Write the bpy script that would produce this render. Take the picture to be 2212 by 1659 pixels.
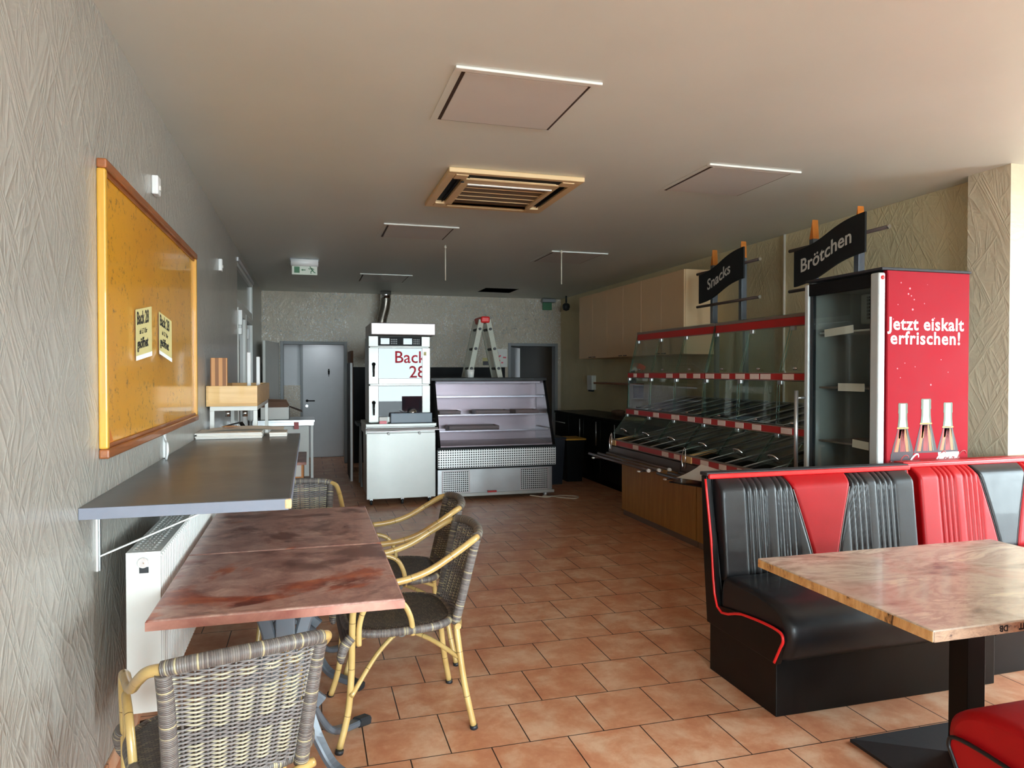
import bpy, bmesh, math, random
from mathutils import Vector, Matrix
random.seed(7)
for o in list(bpy.data.objects): bpy.data.objects.remove(o)
C = bpy.context.scene.collection
sc = bpy.context.scene
PI = math.pi

# ------------------------------------------------------------------ camera
F = 1535.0; W_, H_ = 2212.0, 1659.0
yaw = math.atan(439 / F); pit = math.atan(25.5 / F)
cam = bpy.data.objects.new('camera', bpy.data.cameras.new('camera')); C.objects.link(cam)
cam.data.sensor_width = 36; cam.data.lens = F / W_ * 36
cam.location = (0, 0, 1.5)
cam.rotation_euler = (PI / 2 - pit, 0, -yaw)
cam.data.clip_start = .05; cam.data.clip_end = 100
sc.camera = cam

# ------------------------------------------------------------------ light
world = bpy.data.worlds.new('overcast_sky'); sc.world = world; world.use_nodes = True
wn = world.node_tree.nodes; wl = world.node_tree.links; wn.clear()
wo = wn.new('ShaderNodeOutputWorld'); wb = wn.new('ShaderNodeBackground')
tc = wn.new('ShaderNodeTexCoord'); sp = wn.new('ShaderNodeSeparateXYZ'); cr = wn.new('ShaderNodeValToRGB')
wl.new(tc.outputs['Generated'], sp.inputs[0]); wl.new(sp.outputs['Z'], cr.inputs[0])
cr.color_ramp.elements[0].position = 0.0; cr.color_ramp.elements[0].color = (1.32, 1.56, 1.62, 1)
cr.color_ramp.elements[1].position = .6; cr.color_ramp.elements[1].color = (.67, .81, .88, 1)
wl.new(cr.outputs[0], wb.inputs[0]); wb.inputs[1].default_value = 16.0
wl.new(wb.outputs[0], wo.inputs[0])

def portal(loc, rot, sx, sy):                       # sampling help only, gives off no light itself
    l = bpy.data.lights.new('window_portal', 'AREA'); l.shape = 'RECTANGLE'; l.size = sx; l.size_y = sy
    l.cycles.is_portal = True
    o = bpy.data.objects.new('window_portal', l); C.objects.link(o); o.location = loc; o.rotation_euler = rot
portal((2.4, -5.17, 1.4), (-PI / 2, 0, PI), 6.3, 2.8)
portal((5.78, 2.05, 1.45), (PI / 2, 0, PI / 2), 1.4, 2.3)

vs = sc.view_settings
vs.view_transform = 'Standard'; vs.look = 'None'; vs.gamma = 1; vs.use_curve_mapping = False
vs.exposure = 0.55
sc.cycles.max_bounces = 12; sc.cycles.diffuse_bounces = 10; sc.cycles.transparent_max_bounces = 24
sc.cycles.caustics_reflective = False; sc.cycles.caustics_refractive = False

# ------------------------------------------------------------------ materials
def srgb(r, g, b):
    f = lambda c: (c / 255 / 12.92) if c / 255 <= .04045 else ((c / 255 + .055) / 1.055) ** 2.4
    return (f(r), f(g), f(b), 1)
class N:
    """tiny node helper"""
    def __init__(s, name):
        s.m = bpy.data.materials.new(name); s.m.use_nodes = True
        s.t = s.m.node_tree; s.t.nodes.clear()
        s.out = s.t.nodes.new('ShaderNodeOutputMaterial')
        s.b = s.t.nodes.new('ShaderNodeBsdfPrincipled'); s.t.links.new(s.b.outputs[0], s.out.inputs[0])
        s.co = None
    def new(s, k, **kw):
        n = s.t.nodes.new('ShaderNode' + k)
        for a, v in kw.items(): setattr(n, a, v)
        return n
    def ln(s, a, b): s.t.links.new(a, b)
    def coord(s, kind='Object', scale=None, loc=None, rot=None):
        t = s.new('TexCoord'); o = t.outputs[kind]
        if scale or loc or rot:
            mp = s.new('Mapping')
            if scale: mp.inputs['Scale'].default_value = scale
            if loc: mp.inputs['Location'].default_value = loc
            if rot: mp.inputs['Rotation'].default_value = rot
            s.ln(o, mp.inputs[0]); o = mp.outputs[0]
        return o
    def noise(s, sc_, detail=4, rough=.5, dist=0, vec=None):
        n = s.new('TexNoise'); n.inputs['Scale'].default_value = sc_; n.inputs['Detail'].default_value = detail
        n.inputs['Roughness'].default_value = rough; n.inputs['Distortion'].default_value = dist
        s.ln(vec or s.coord(), n.inputs['Vector']); return n.outputs['Fac']
    def ramp(s, fac, stops, interp='LINEAR'):
        r = s.new('ValToRGB'); r.color_ramp.interpolation = interp; e = r.color_ramp.elements
        e[0].position, e[0].color = stops[0]; e[1].position, e[1].color = stops[-1]
        for p, c in stops[1:-1]:
            x = e.new(p); x.color = c
        s.ln(fac, r.inputs[0]); return r.outputs[0]
    def math(s, op, a, b=None, clamp=False):
        m = s.new('Math', operation=op, use_clamp=clamp)
        for i, v in enumerate((a, b)):
            if v is None: continue
            if isinstance(v, (int, float)): m.inputs[i].default_value = v
            else: s.ln(v, m.inputs[i])
        return m.outputs[0]
    def mix(s, fac, a, b, mode='MIX'):
        m = s.new('Mix', data_type='RGBA', blend_type=mode)
        for i, v in ((0, fac), (6, a), (7, b)):
            if isinstance(v, (int, float)): m.inputs[i].default_value = v
            elif isinstance(v, tuple): m.inputs[i].default_value = v
            else: s.ln(v, m.inputs[i])
        return m.outputs[2]
    def set(s, key, v):
        if isinstance(v, (int, float, tuple)): s.b.inputs[key].default_value = v
        else: s.ln(v, s.b.inputs[key])
    def bump(s, h, strength=.3, dist=.01):
        b = s.new('Bump'); b.inputs['Strength'].default_value = strength; b.inputs['Distance'].default_value = dist
        s.ln(h, b.inputs['Height']); s.ln(b.outputs[0], s.b.inputs['Normal'])
M = {}
def simple(name, rgb, rough=.5, metal=0, var=.12, vscale=6, bump=0, bscale=60, coat=0, spec=.5, stretch=None):
    n = N(name); c = srgb(*rgb)
    v = n.noise(vscale, 5, .6, 0, n.coord(scale=stretch) if stretch else None)
    lo = tuple(x * (1 - var) for x in c[:3]) + (1,); hi = tuple(min(1, x * (1 + var)) for x in c[:3]) + (1,)
    n.set('Base Color', n.ramp(v, [(.3, lo), (.7, hi)]))
    n.set('Roughness', n.math('ADD', n.math('MULTIPLY', n.math('SUBTRACT', v, .5), .25), rough, True))
    n.set('Metallic', metal); n.set('Coat Weight', coat); n.set('Specular IOR Level', spec)
    if bump: n.bump(n.noise(bscale, 4, .6), bump, .002)
    M[name] = n.m; return n.m
def plaster(name, rgb, axis, scale=1.0, strength=.6, glit=None, rough=.42):
    """hand-trowelled plaster: crossing raised strokes; axis = normal axis of the wall"""
    n = N(name)
    hs = []
    for k, (ang, s1, s2, w) in enumerate(((.5, 9, 1.1, 1), (-.62, 8, 1.0, 1), (.12, 12, 1.6, .7), (1.2, 5, .9, .5))):
        rot = (ang, 0, 0) if axis == 'x' else (0, ang, 0)
        sc_ = (1, s1 * scale, s2 * scale) if axis == 'x' else (s1 * scale, 1, s2 * scale)
        mp0 = n.coord(rot=rot); mp = n.new('Mapping'); mp.inputs['Scale'].default_value = sc_
        mp.inputs['Location'].default_value = (k * 3.1, k * 1.7, k * 2.3); n.ln(mp0, mp.inputs[0])
        f = n.noise(1.0, 3.5, .55, .6, mp.outputs[0])
        r = n.math('POWER', n.math('SUBTRACT', 1, n.math('MULTIPLY', n.math('ABSOLUTE', n.math('SUBTRACT', f, .5)), 7), True), 3)
        hs.append(n.math('MULTIPLY', r, w))
    h = n.math('MAXIMUM', n.math('MAXIMUM', hs[0], hs[1]), n.math('MAXIMUM', hs[2], hs[3]))
    h = n.math('ADD', h, n.math('MULTIPLY', n.noise(26 * scale, 4, .6), .5))
    c = srgb(*rgb); lo = tuple(x * .86 for x in c[:3]) + (1,)
    n.set('Base Color', n.ramp(n.noise(1.3, 5, .6), [(.3, lo), (.7, c)]))
    n.set('Roughness', rough)
    if glit:
        n.set('Coat Weight', glit); n.set('Coat Roughness', .22)
    n.bump(h, strength, .012)
    M[name] = n.m; return n.m
plaster('plaster_left', (172, 168, 160), 'x', 1.0, .34, .5)
plaster('plaster_right', (222, 208, 168), 'x', .8, .3, 0, .6)
plaster('plaster_back', (226, 214, 194), 'y', 3.2, .8, .2, .5)
n = N('x'); n.m = M['plaster_back']; n.t = n.m.node_tree; n.b = n.t.nodes['Principled BSDF']
fk = n.math('MULTIPLY', n.ramp(n.noise(46, 2, .5), [(.555, (0, 0, 0, 1)), (.60, (1, 1, 1, 1))]), n.ramp(n.noise(1.1, 3, .5), [(.38, (0, 0, 0, 1)), (.52, (1, 1, 1, 1))]))
n.set('Base Color', n.mix(fk, srgb(222, 208, 188), (1, .98, .94, 1))); n.set('Metallic', n.math('MULTIPLY', fk, .9)); n.set('Roughness', n.math('SUBTRACT', .5, n.math('MULTIPLY', fk, .1)))
plaster('plaster_column', (214, 202, 176), 'x', .7, .3, 0, .6)
simple('ceiling_paint', (222, 228, 224), .45, var=.03, vscale=1.2, bump=.06, bscale=3)
simple('white_paint', (226, 226, 222), .4, var=.03)
simple('off_white', (222, 220, 214), .5, var=.04)
simple('white_plastic', (235, 236, 236), .35, var=.02)
simple('grey_door', (204, 206, 210), .45, var=.03)
simple('grey_frame', (132, 134, 136), .45, var=.05)
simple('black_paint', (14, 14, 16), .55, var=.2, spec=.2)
simple('black_gloss', (10, 10, 11), .2, var=.2)
simple('dark_void', (9, 9, 10), .9, var=.1)
simple('counter_top', (98, 99, 101), .33, var=.1, vscale=2.5)
simple('counter_edge', (122, 126, 140), .5, var=.05, vscale=20)
simple('chipboard', (222, 184, 140), .8, var=.1, vscale=90)
simple('steel', (190, 192, 194), .32, .9, var=.08, vscale=3)
simple('steel_sheet', (172, 172, 168), .42, .55, var=.07, vscale=2.2)
simple('pink_steel', (180, 170, 170), .36, .45, var=.05, vscale=2)
simple('chrome', (222, 222, 224), .12, 1, var=.02)
simple('duct', (150, 142, 132), .25, .9, var=.2, vscale=12)
simple('grey_metal', (98, 104, 112), .38, .3, var=.06, coat=.2)
simple('dark_plastic', (34, 36, 40), .5, var=.15)
simple('black_laminate', (13, 12, 12), .4, var=.15, spec=.25)
simple('black_vinyl', (17, 18, 22), .42, var=.4, vscale=14, bump=.25, bscale=420, coat=.12, spec=.4)
simple('red_vinyl', (162, 9, 18), .45, var=.06, vscale=8, bump=.2, bscale=420, coat=.02, spec=.25)
simple('red_pipe', (232, 36, 38), .35, var=.03)
simple('red_strip', (172, 30, 26), .42, var=.04)
simple('price_paper', (226, 204, 196), .7, var=.12, vscale=180)
simple('paper', (236, 232, 226), .75, var=.03)
simple('paper_old', (196, 184, 128), .7, var=.06, vscale=14)
simple('ink', (28, 26, 26), .7, var=.1)
simple('grey_taupe', (118, 104, 96), .42, var=.06)
simple('rail_brown', (84, 70, 66), .4, .1, var=.06)
simple('fridge_grey', (190, 196, 196), .4, .2, var=.03)
simple('fridge_liner', (150, 154, 152), .5, var=.05)
simple('fridge_red', (150, 20, 34), .65, var=.03, coat=0, spec=.12)
simple('print_white', (228, 214, 214), .45, var=.02)
simple('print_dark', (48, 26, 34), .45, var=.12, vscale=30)
simple('print_cream', (176, 176, 160), .45, var=.1, vscale=60)
simple('print_amber', (206, 112, 62), .45, var=.12, vscale=40)
simple('print_yellow', (206, 160, 76), .45, var=.08)
simple('print_red', (140, 34, 34), .45, var=.08, vscale=30)
simple('print_edge', (84, 92, 74), .45, var=.08, vscale=30)
simple('print_drop', (232, 110, 122), .4, var=.05)
simple('ac_beige', (226, 196, 150), .42, var=.04, vscale=3)
simple('ac_grille_', (126, 100, 74), .55, var=.1)
simple('panel_diffuser', (216, 214, 212), .4, var=.02)
simple('panel_gap', (70, 52, 46), .6, var=.1)
simple('orange_wood', (206, 120, 44), .45, var=.1, vscale=30)
simple('sign_black', (8, 8, 9), .6, var=.1)
simple('sign_letter', (200, 194, 184), .5, var=.04)
simple('sign_green', (58, 112, 74), .5, var=.05)
simple('exit_white', (214, 220, 206), .45, var=.03)
simple('beige_laminate', (226, 190, 146), .42, var=.03, vscale=3)
simple('beige_laminate_side', (236, 204, 160), .42, var=.03, vscale=3)
simple('cardboard', (112, 80, 62), .8, var=.1)
simple('navy_plastic', (20, 24, 36), .45, var=.1)
simple('yellow_plastic', (196, 146, 50), .5, var=.1)
simple('dusty_black', (42, 40, 44), .7, var=.3, vscale=40)
simple('cable_white', (214, 206, 190), .5, var=.05)
simple('drawer_grey', (104, 118, 132), .4, var=.05)
simple('pavement', (150, 148, 145), .9, var=.1, vscale=3)
simple('facade_pale', (206, 198, 190), .9, var=.06, vscale=1)
simple('facade_pink', (214, 170, 178), .9, var=.06, vscale=1)
simple('mirror_grey', (70, 74, 74), .12, .6, var=.05)
simple('lamp_white', (244, 244, 244), .3, var=.01)

def glass(name, tint=(.93, .97, .96), refl=1.0, rough=0.02, tr=1.0):
    n = N(name); n.t.nodes.remove(n.b)
    t = n.new('BsdfTransparent'); t.inputs[0].default_value = tuple(x * tr for x in tint) + (1,)
    g = n.new('BsdfGlossy'); g.inputs['Roughness'].default_value = rough; g.inputs[0].default_value = (.95, 1, 1, 1)
    fr = n.new('Fresnel'); ge = n.new('NewGeometry'); n.ln(n.math('ADD', n.math('MULTIPLY', ge.outputs['Backfacing'], 1 / 1.5 - 1.5), 1.5), fr.inputs[0])
    mx = n.new('MixShader'); n.ln(n.math('MULTIPLY', fr.outputs[0], refl, True), mx.inputs[0])
    n.ln(t.outputs[0], mx.inputs[1]); n.ln(g.outputs[0], mx.inputs[2]); n.ln(mx.outputs[0], n.out.inputs[0])
    M[name] = n.m
glass('clear_glass'); glass('case_glass', (.92, .9, .93), 1.6); glass('door_glass', (.55, .6, .6), 2.2)
glass('window_glass', (.98, .99, 1), .8); glass('glass_edge', (.55, .8, .76), 2.5, .1)
def darkglass(name, rgb, refl, rough=.04):
    n = N(name); n.set('Base Color', srgb(*rgb)); n.set('Roughness', rough); n.set('Metallic', refl)
    n.set('Specular IOR Level', .5); M[name] = n.m
darkglass('oven_glass', (40, 36, 42), 0, 0.0); M['oven_glass'].node_tree.nodes['Principled BSDF'].inputs['IOR'].default_value = 1.42
darkglass('smoked_glass', (50, 42, 44), 0); darkglass('display_glass', (120, 130, 128), 0, .15)
n = N('window_red'); tl = n.new('BsdfTranslucent'); tl.inputs[0].default_value = srgb(255, 60, 70); mx = n.new('MixShader'); mx.inputs[0].default_value = .8
n.set('Base Color', srgb(226, 34, 48)); n.ln(n.b.outputs[0], mx.inputs[1]); n.ln(tl.outputs[0], mx.inputs[2]); n.ln(mx.outputs[0], n.out.inputs[0]); M['window_red'] = n.m

def wood(name, a, b, axis=0, scale=14, rough=.5, coat=0):
    n = N(name); st = [1, 1, 1]
    for i in range(3): st[i] = 1.0 if i == axis else 12.0
    v = n.noise(scale / 8, 6, .65, 1.6, n.coord(scale=tuple(st)))
    n.set('Base Color', n.ramp(v, [(.3, srgb(*a)), (.72, srgb(*b))])); n.set('Roughness', rough); n.set('Coat Weight', coat)
    n.bump(v, .12, .001); M[name] = n.m
wood('wood_light', (196, 150, 92), (232, 190, 128), 0, 12)
wood('wood_crate', (214, 164, 96), (238, 196, 130), 0, 10, .45, .2)
wood('wood_counter', (160, 116, 58), (196, 148, 82), 2, 10, .5)
wood('wood_frame', (126, 68, 34), (168, 100, 52), 1, 16, .4, .3)
wood('wood_orange', (190, 116, 52), (226, 156, 86), 2, 12)
wood('wood_gold', (196, 142, 44), (222, 170, 62), 2, 12, .4, .3)
def stripes(name, a, b, axis, period):
    n = N(name); s = n.new('SeparateXYZ'); n.ln(n.coord(), s.inputs[0])
    v = n.math('FRACT', n.math('DIVIDE', s.outputs[axis], period))
    n.set('Base Color', n.ramp(v, [(.0, srgb(*a)), (.45, srgb(*a)), (.55, srgb(*b)), (1, srgb(*b))])); n.set('Roughness', .55)
    M[name] = n.m
stripes('striped_wood', (206, 146, 92), (142, 92, 54), 0, .05)
# terracotta floor tiles in half bond
n = N('floor_tiles')
v = n.coord(loc=(-.21, -2.73 + .332 * 9, 0))
br = n.new('TexBrick'); br.offset = .5; br.offset_frequency = 2; br.squash = 1
br.inputs['Scale'].default_value = 1; br.inputs['Brick Width'].default_value = .324; br.inputs['Row Height'].default_value = .332
br.inputs['Mortar Size'].default_value = .0027; br.inputs['Mortar Smooth'].default_value = .1; br.inputs['Bias'].default_value = 0
br.inputs['Color1'].default_value = srgb(206, 148, 114); br.inputs['Color2'].default_value = srgb(224, 172, 138)
br.inputs['Mortar'].default_value = srgb(78, 56, 46)
n.ln(v, br.inputs['Vector'])
sepv = n.new('SeparateXYZ'); n.ln(v, sepv.inputs[0])
cl = n.noise(5.2, 7, .66, .2); fine = n.noise(30, 5, .6)
mott = n.ramp(cl, [(.34, srgb(194, 116, 78)), (.48, srgb(214, 152, 114)), (.64, srgb(238, 206, 174))])
col = n.mix(.62, br.outputs['Color'], mott)
col = n.mix(n.ramp(fine, [(.55, (0, 0, 0, 1)), (.8, (.35, .35, .35, 1))]), col, srgb(238, 190, 160))
col = n.mix(br.outputs['Fac'], col, srgb(52, 38, 32))
n.set('Base Color', col)
n.set('Roughness', n.math('ADD', n.math('MULTIPLY', cl, .25), .26)); n.set('Specular IOR Level', .45)
n.bump(n.math('SUBTRACT', n.math('MULTIPLY', cl, .2), br.outputs['Fac']), .35, .003)
M['floor_tiles'] = n.m
# rust-copper table top
n = N('copper_top')
oi = n.new('ObjectInfo'); ad_ = n.new('VectorMath', operation='ADD'); n.ln(n.coord(scale=(1, 1.15, 1)), ad_.inputs[0])
cb = n.new('CombineXYZ'); n.ln(n.math('MULTIPLY', oi.outputs['Random'], 17), cb.inputs[0]); n.ln(n.math('MULTIPLY', oi.outputs['Random'], 31), cb.inputs[1]); n.ln(cb.outputs[0], ad_.inputs[1]); V_ = ad_.outputs[0]
a = n.noise(2.2, 7, .6, .5, V_); b_ = n.noise(8, 6, .7, .6, V_); d_ = n.noise(5, 5, .6, .3, V_)
base_ = n.ramp(b_, [(.3, srgb(134, 94, 86)), (.5, srgb(180, 136, 124)), (.7, srgb(210, 176, 160))]); rust = n.ramp(d_, [(.38, srgb(98, 38, 28)), (.5, srgb(156, 72, 46)), (.62, srgb(206, 116, 72))])
c1 = n.mix(n.ramp(a, [(.52, (0, 0, 0, 1)), (.58, (.9, .9, .9, 1))]), base_, rust); c1 = n.mix(n.ramp(a, [(.36, (.75, .75, .75, 1)), (.43, (0, 0, 0, 1))]), c1, srgb(96, 52, 46))
n.set('Base Color', c1)
n.set('Roughness', n.math('ADD', n.math('MULTIPLY', b_, .2), .22)); M['copper_top'] = n.m
n = N('copper_edge'); n.set('Base Color', n.ramp(n.noise(7, 6, .6, .5), [(.3, srgb(150, 86, 76)), (.7, srgb(206, 150, 132))])); n.set('Roughness', .45); M['copper_edge'] = n.m
# collage table
n = N('collage_top')
vv = n.coord(scale=(1, 2.2, 1))
a = n.noise(2.3, 8, .62, .5, vv); b_ = n.noise(6, 8, .75, .4, vv); c_ = n.noise(1.6, 4, .5, .6)
base = n.ramp(a, [(.34, srgb(116, 104, 98)), (.43, srgb(176, 160, 146)), (.5, srgb(206, 192, 176)), (.56, srgb(176, 160, 148)), (.62, srgb(220, 208, 190)), (.7, srgb(160, 142, 130))])
base = n.mix(n.ramp(c_, [(.50, (0, 0, 0, 1)), (.62, (.42, .42, .42, 1))]), base, srgb(190, 116, 106))
base = n.mix(n.ramp(b_, [(.62, (0, 0, 0, 1)), (.66, (.7, .7, .7, 1))]), base, srgb(96, 82, 80))
base = n.mix(n.ramp(n.noise(2.4, 6, .6, 1.0, vv), [(.64, (0, 0, 0, 1)), (.67, (.85, .85, .85, 1))]), base, srgb(226, 214, 190))
n.set('Base Color', base); n.set('Roughness', .26); n.set('Coat Weight', .12); M['collage_top'] = n.m
n = N('collage_edge'); vv = n.coord(scale=(1, 1, .3))
n.set('Base Color', n.ramp(n.noise(16, 8, .7, .8, vv), [(.38, srgb(64, 42, 28)), (.44, srgb(196, 146, 90)), (.6, srgb(226, 184, 126)), (.7, srgb(236, 212, 180))])); n.set('Roughness', .45); M['collage_edge'] = n.m
n = N('collage_edge_pale'); n.set('Base Color', n.ramp(n.noise(24, 8, .75, .8, n.coord(scale=(1, 1, 2))), [(.36, srgb(84, 74, 76)), (.46, srgb(180, 150, 128)), (.62, srgb(208, 178, 152))])); n.set('Roughness', .45); M['collage_edge_pale'] = n.m
# yellow glass board with dark insects specks
n = N('amber_board'); vv = n.coord()
sp1 = n.math('MULTIPLY', n.ramp(n.noise(42, 5, .7, 0, vv), [(.56, (0, 0, 0, 1)), (.62, (1, 1, 1, 1))]), n.ramp(n.noise(7, 3, .5, 0, vv), [(.42, (0, 0, 0, 1)), (.55, (1, 1, 1, 1))]))
n.set('Base Color', n.mix(n.math('MULTIPLY', sp1, .75), n.ramp(n.noise(1.5, 3), [(.3, srgb(222, 150, 16)), (.7, srgb(236, 168, 22))]), srgb(84, 54, 20)))
n.set('Roughness', .3); n.set('Coat Weight', .5); n.set('Coat Roughness', .08); M['amber_board'] = n.m
# bamboo & wicker use the tube's own length (UV)
n = N('bamboo'); uvc = n.new('UVMap'); s = n.new('SeparateXYZ'); n.ln(uvc.outputs[0], s.inputs[0])
fr = n.math('FRACT', n.math('DIVIDE', n.math('ADD', s.outputs[0], .06), .185)); ring = n.math('LESS_THAN', fr, .012)
cc = n.ramp(n.noise(9, 4, .5, .3), [(.3, srgb(176, 142, 82)), (.7, srgb(202, 172, 112))])
n.set('Base Color', n.mix(ring, cc, srgb(92, 66, 30))); n.set('Roughness', .3); n.set('Coat Weight', .35); M['bamboo'] = n.m
n = N('wicker_wrap'); uvc = n.new('UVMap'); s = n.new('SeparateXYZ'); n.ln(uvc.outputs[0], s.inputs[0])
w = n.math('FRACT', n.math('DIVIDE', s.outputs[0], .0052)); tri = n.math('ABSOLUTE', n.math('SUBTRACT', w, .5))
wn_ = n.new('TexWhiteNoise', noise_dimensions='1D'); n.ln(n.math('FLOOR', n.math('DIVIDE', s.outputs[0], .0052)), wn_.inputs['W'])
strand = n.ramp(wn_.outputs['Value'], [(0, srgb(92, 84, 82)), (.5, srgb(118, 110, 106)), (.86, srgb(134, 126, 118)), (.9, srgb(188, 174, 138))])
n.set('Base Color', n.mix(n.math('MULTIPLY', tri, 1.2, True), strand, srgb(58, 50, 46)))
n.set('Roughness', .42); n.bump(n.math('SUBTRACT', .5, tri), .7, .003); M['wicker_wrap'] = n.m
def strandmat(name, rgb):
    simple(name, rgb, .42, var=.14, vscale=25)
strandmat('strand_grey', (126, 120, 118)); strandmat('strand_cream', (178, 170, 146)); strandmat('strand_dark', (96, 88, 84))
n = N('wicker_seat'); vv = n.coord(scale=(1, 1, 1))
bk = n.new('TexBrick'); bk.offset = .5; bk.inputs['Scale'].default_value = 1; bk.inputs['Brick Width'].default_value = .016; bk.inputs['Row Height'].default_value = .007
bk.inputs['Mortar Size'].default_value = .0013; bk.inputs['Mortar Smooth'].default_value = .6; bk.inputs['Bias'].default_value = -.35
bk.inputs['Color1'].default_value = srgb(70, 60, 54); bk.inputs['Color2'].default_value = srgb(128, 114, 92); bk.inputs['Mortar'].default_value = srgb(24, 18, 15)
n.ln(vv, bk.inputs['Vector']); n.set('Base Color', bk.outputs['Color']); n.set('Roughness', .45)
n.bump(n.math('SUBTRACT', 1, bk.outputs['Fac']), .8, .003); M['wicker_seat'] = n.m
def grid_mat(name, hole, solid, p, fill, ax=(0, 2), metal=.6, diag=False):
    n = N(name); s = n.new('SeparateXYZ'); n.ln(n.coord(), s.inputs[0])
    a = n.math('ABSOLUTE', n.math('SUBTRACT', n.math('FRACT', n.math('DIVIDE', s.outputs[ax[0]], p)), .5))
    b = n.math('ABSOLUTE', n.math('SUBTRACT', n.math('FRACT', n.math('DIVIDE', s.outputs[ax[1]], p)), .5))
    f = n.math('LESS_THAN', n.math('MAXIMUM', a, b), fill)
    n.set('Base Color', n.mix(f, srgb(*solid), srgb(*hole)))
    n.set('Metallic', n.math('MULTIPLY', n.math('SUBTRACT', 1, f), metal)); n.set('Roughness', .4)
    n.bump(n.math('SUBTRACT', 1, f), .5, .004); M[name] = n.m
grid_mat('perforated_steel', (24, 22, 24), (226, 226, 224), .0275, .29)
grid_mat('vent_mesh', (18, 18, 20), (210, 210, 210), .0245, .33)
grid_mat('fan_mesh', (30, 32, 32), (150, 154, 152), .022, .33, (1, 2), .1)
grid_mat('grille_mesh', (74, 54, 38), (150, 122, 92), .012, .34, (0, 1), 0)

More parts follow.
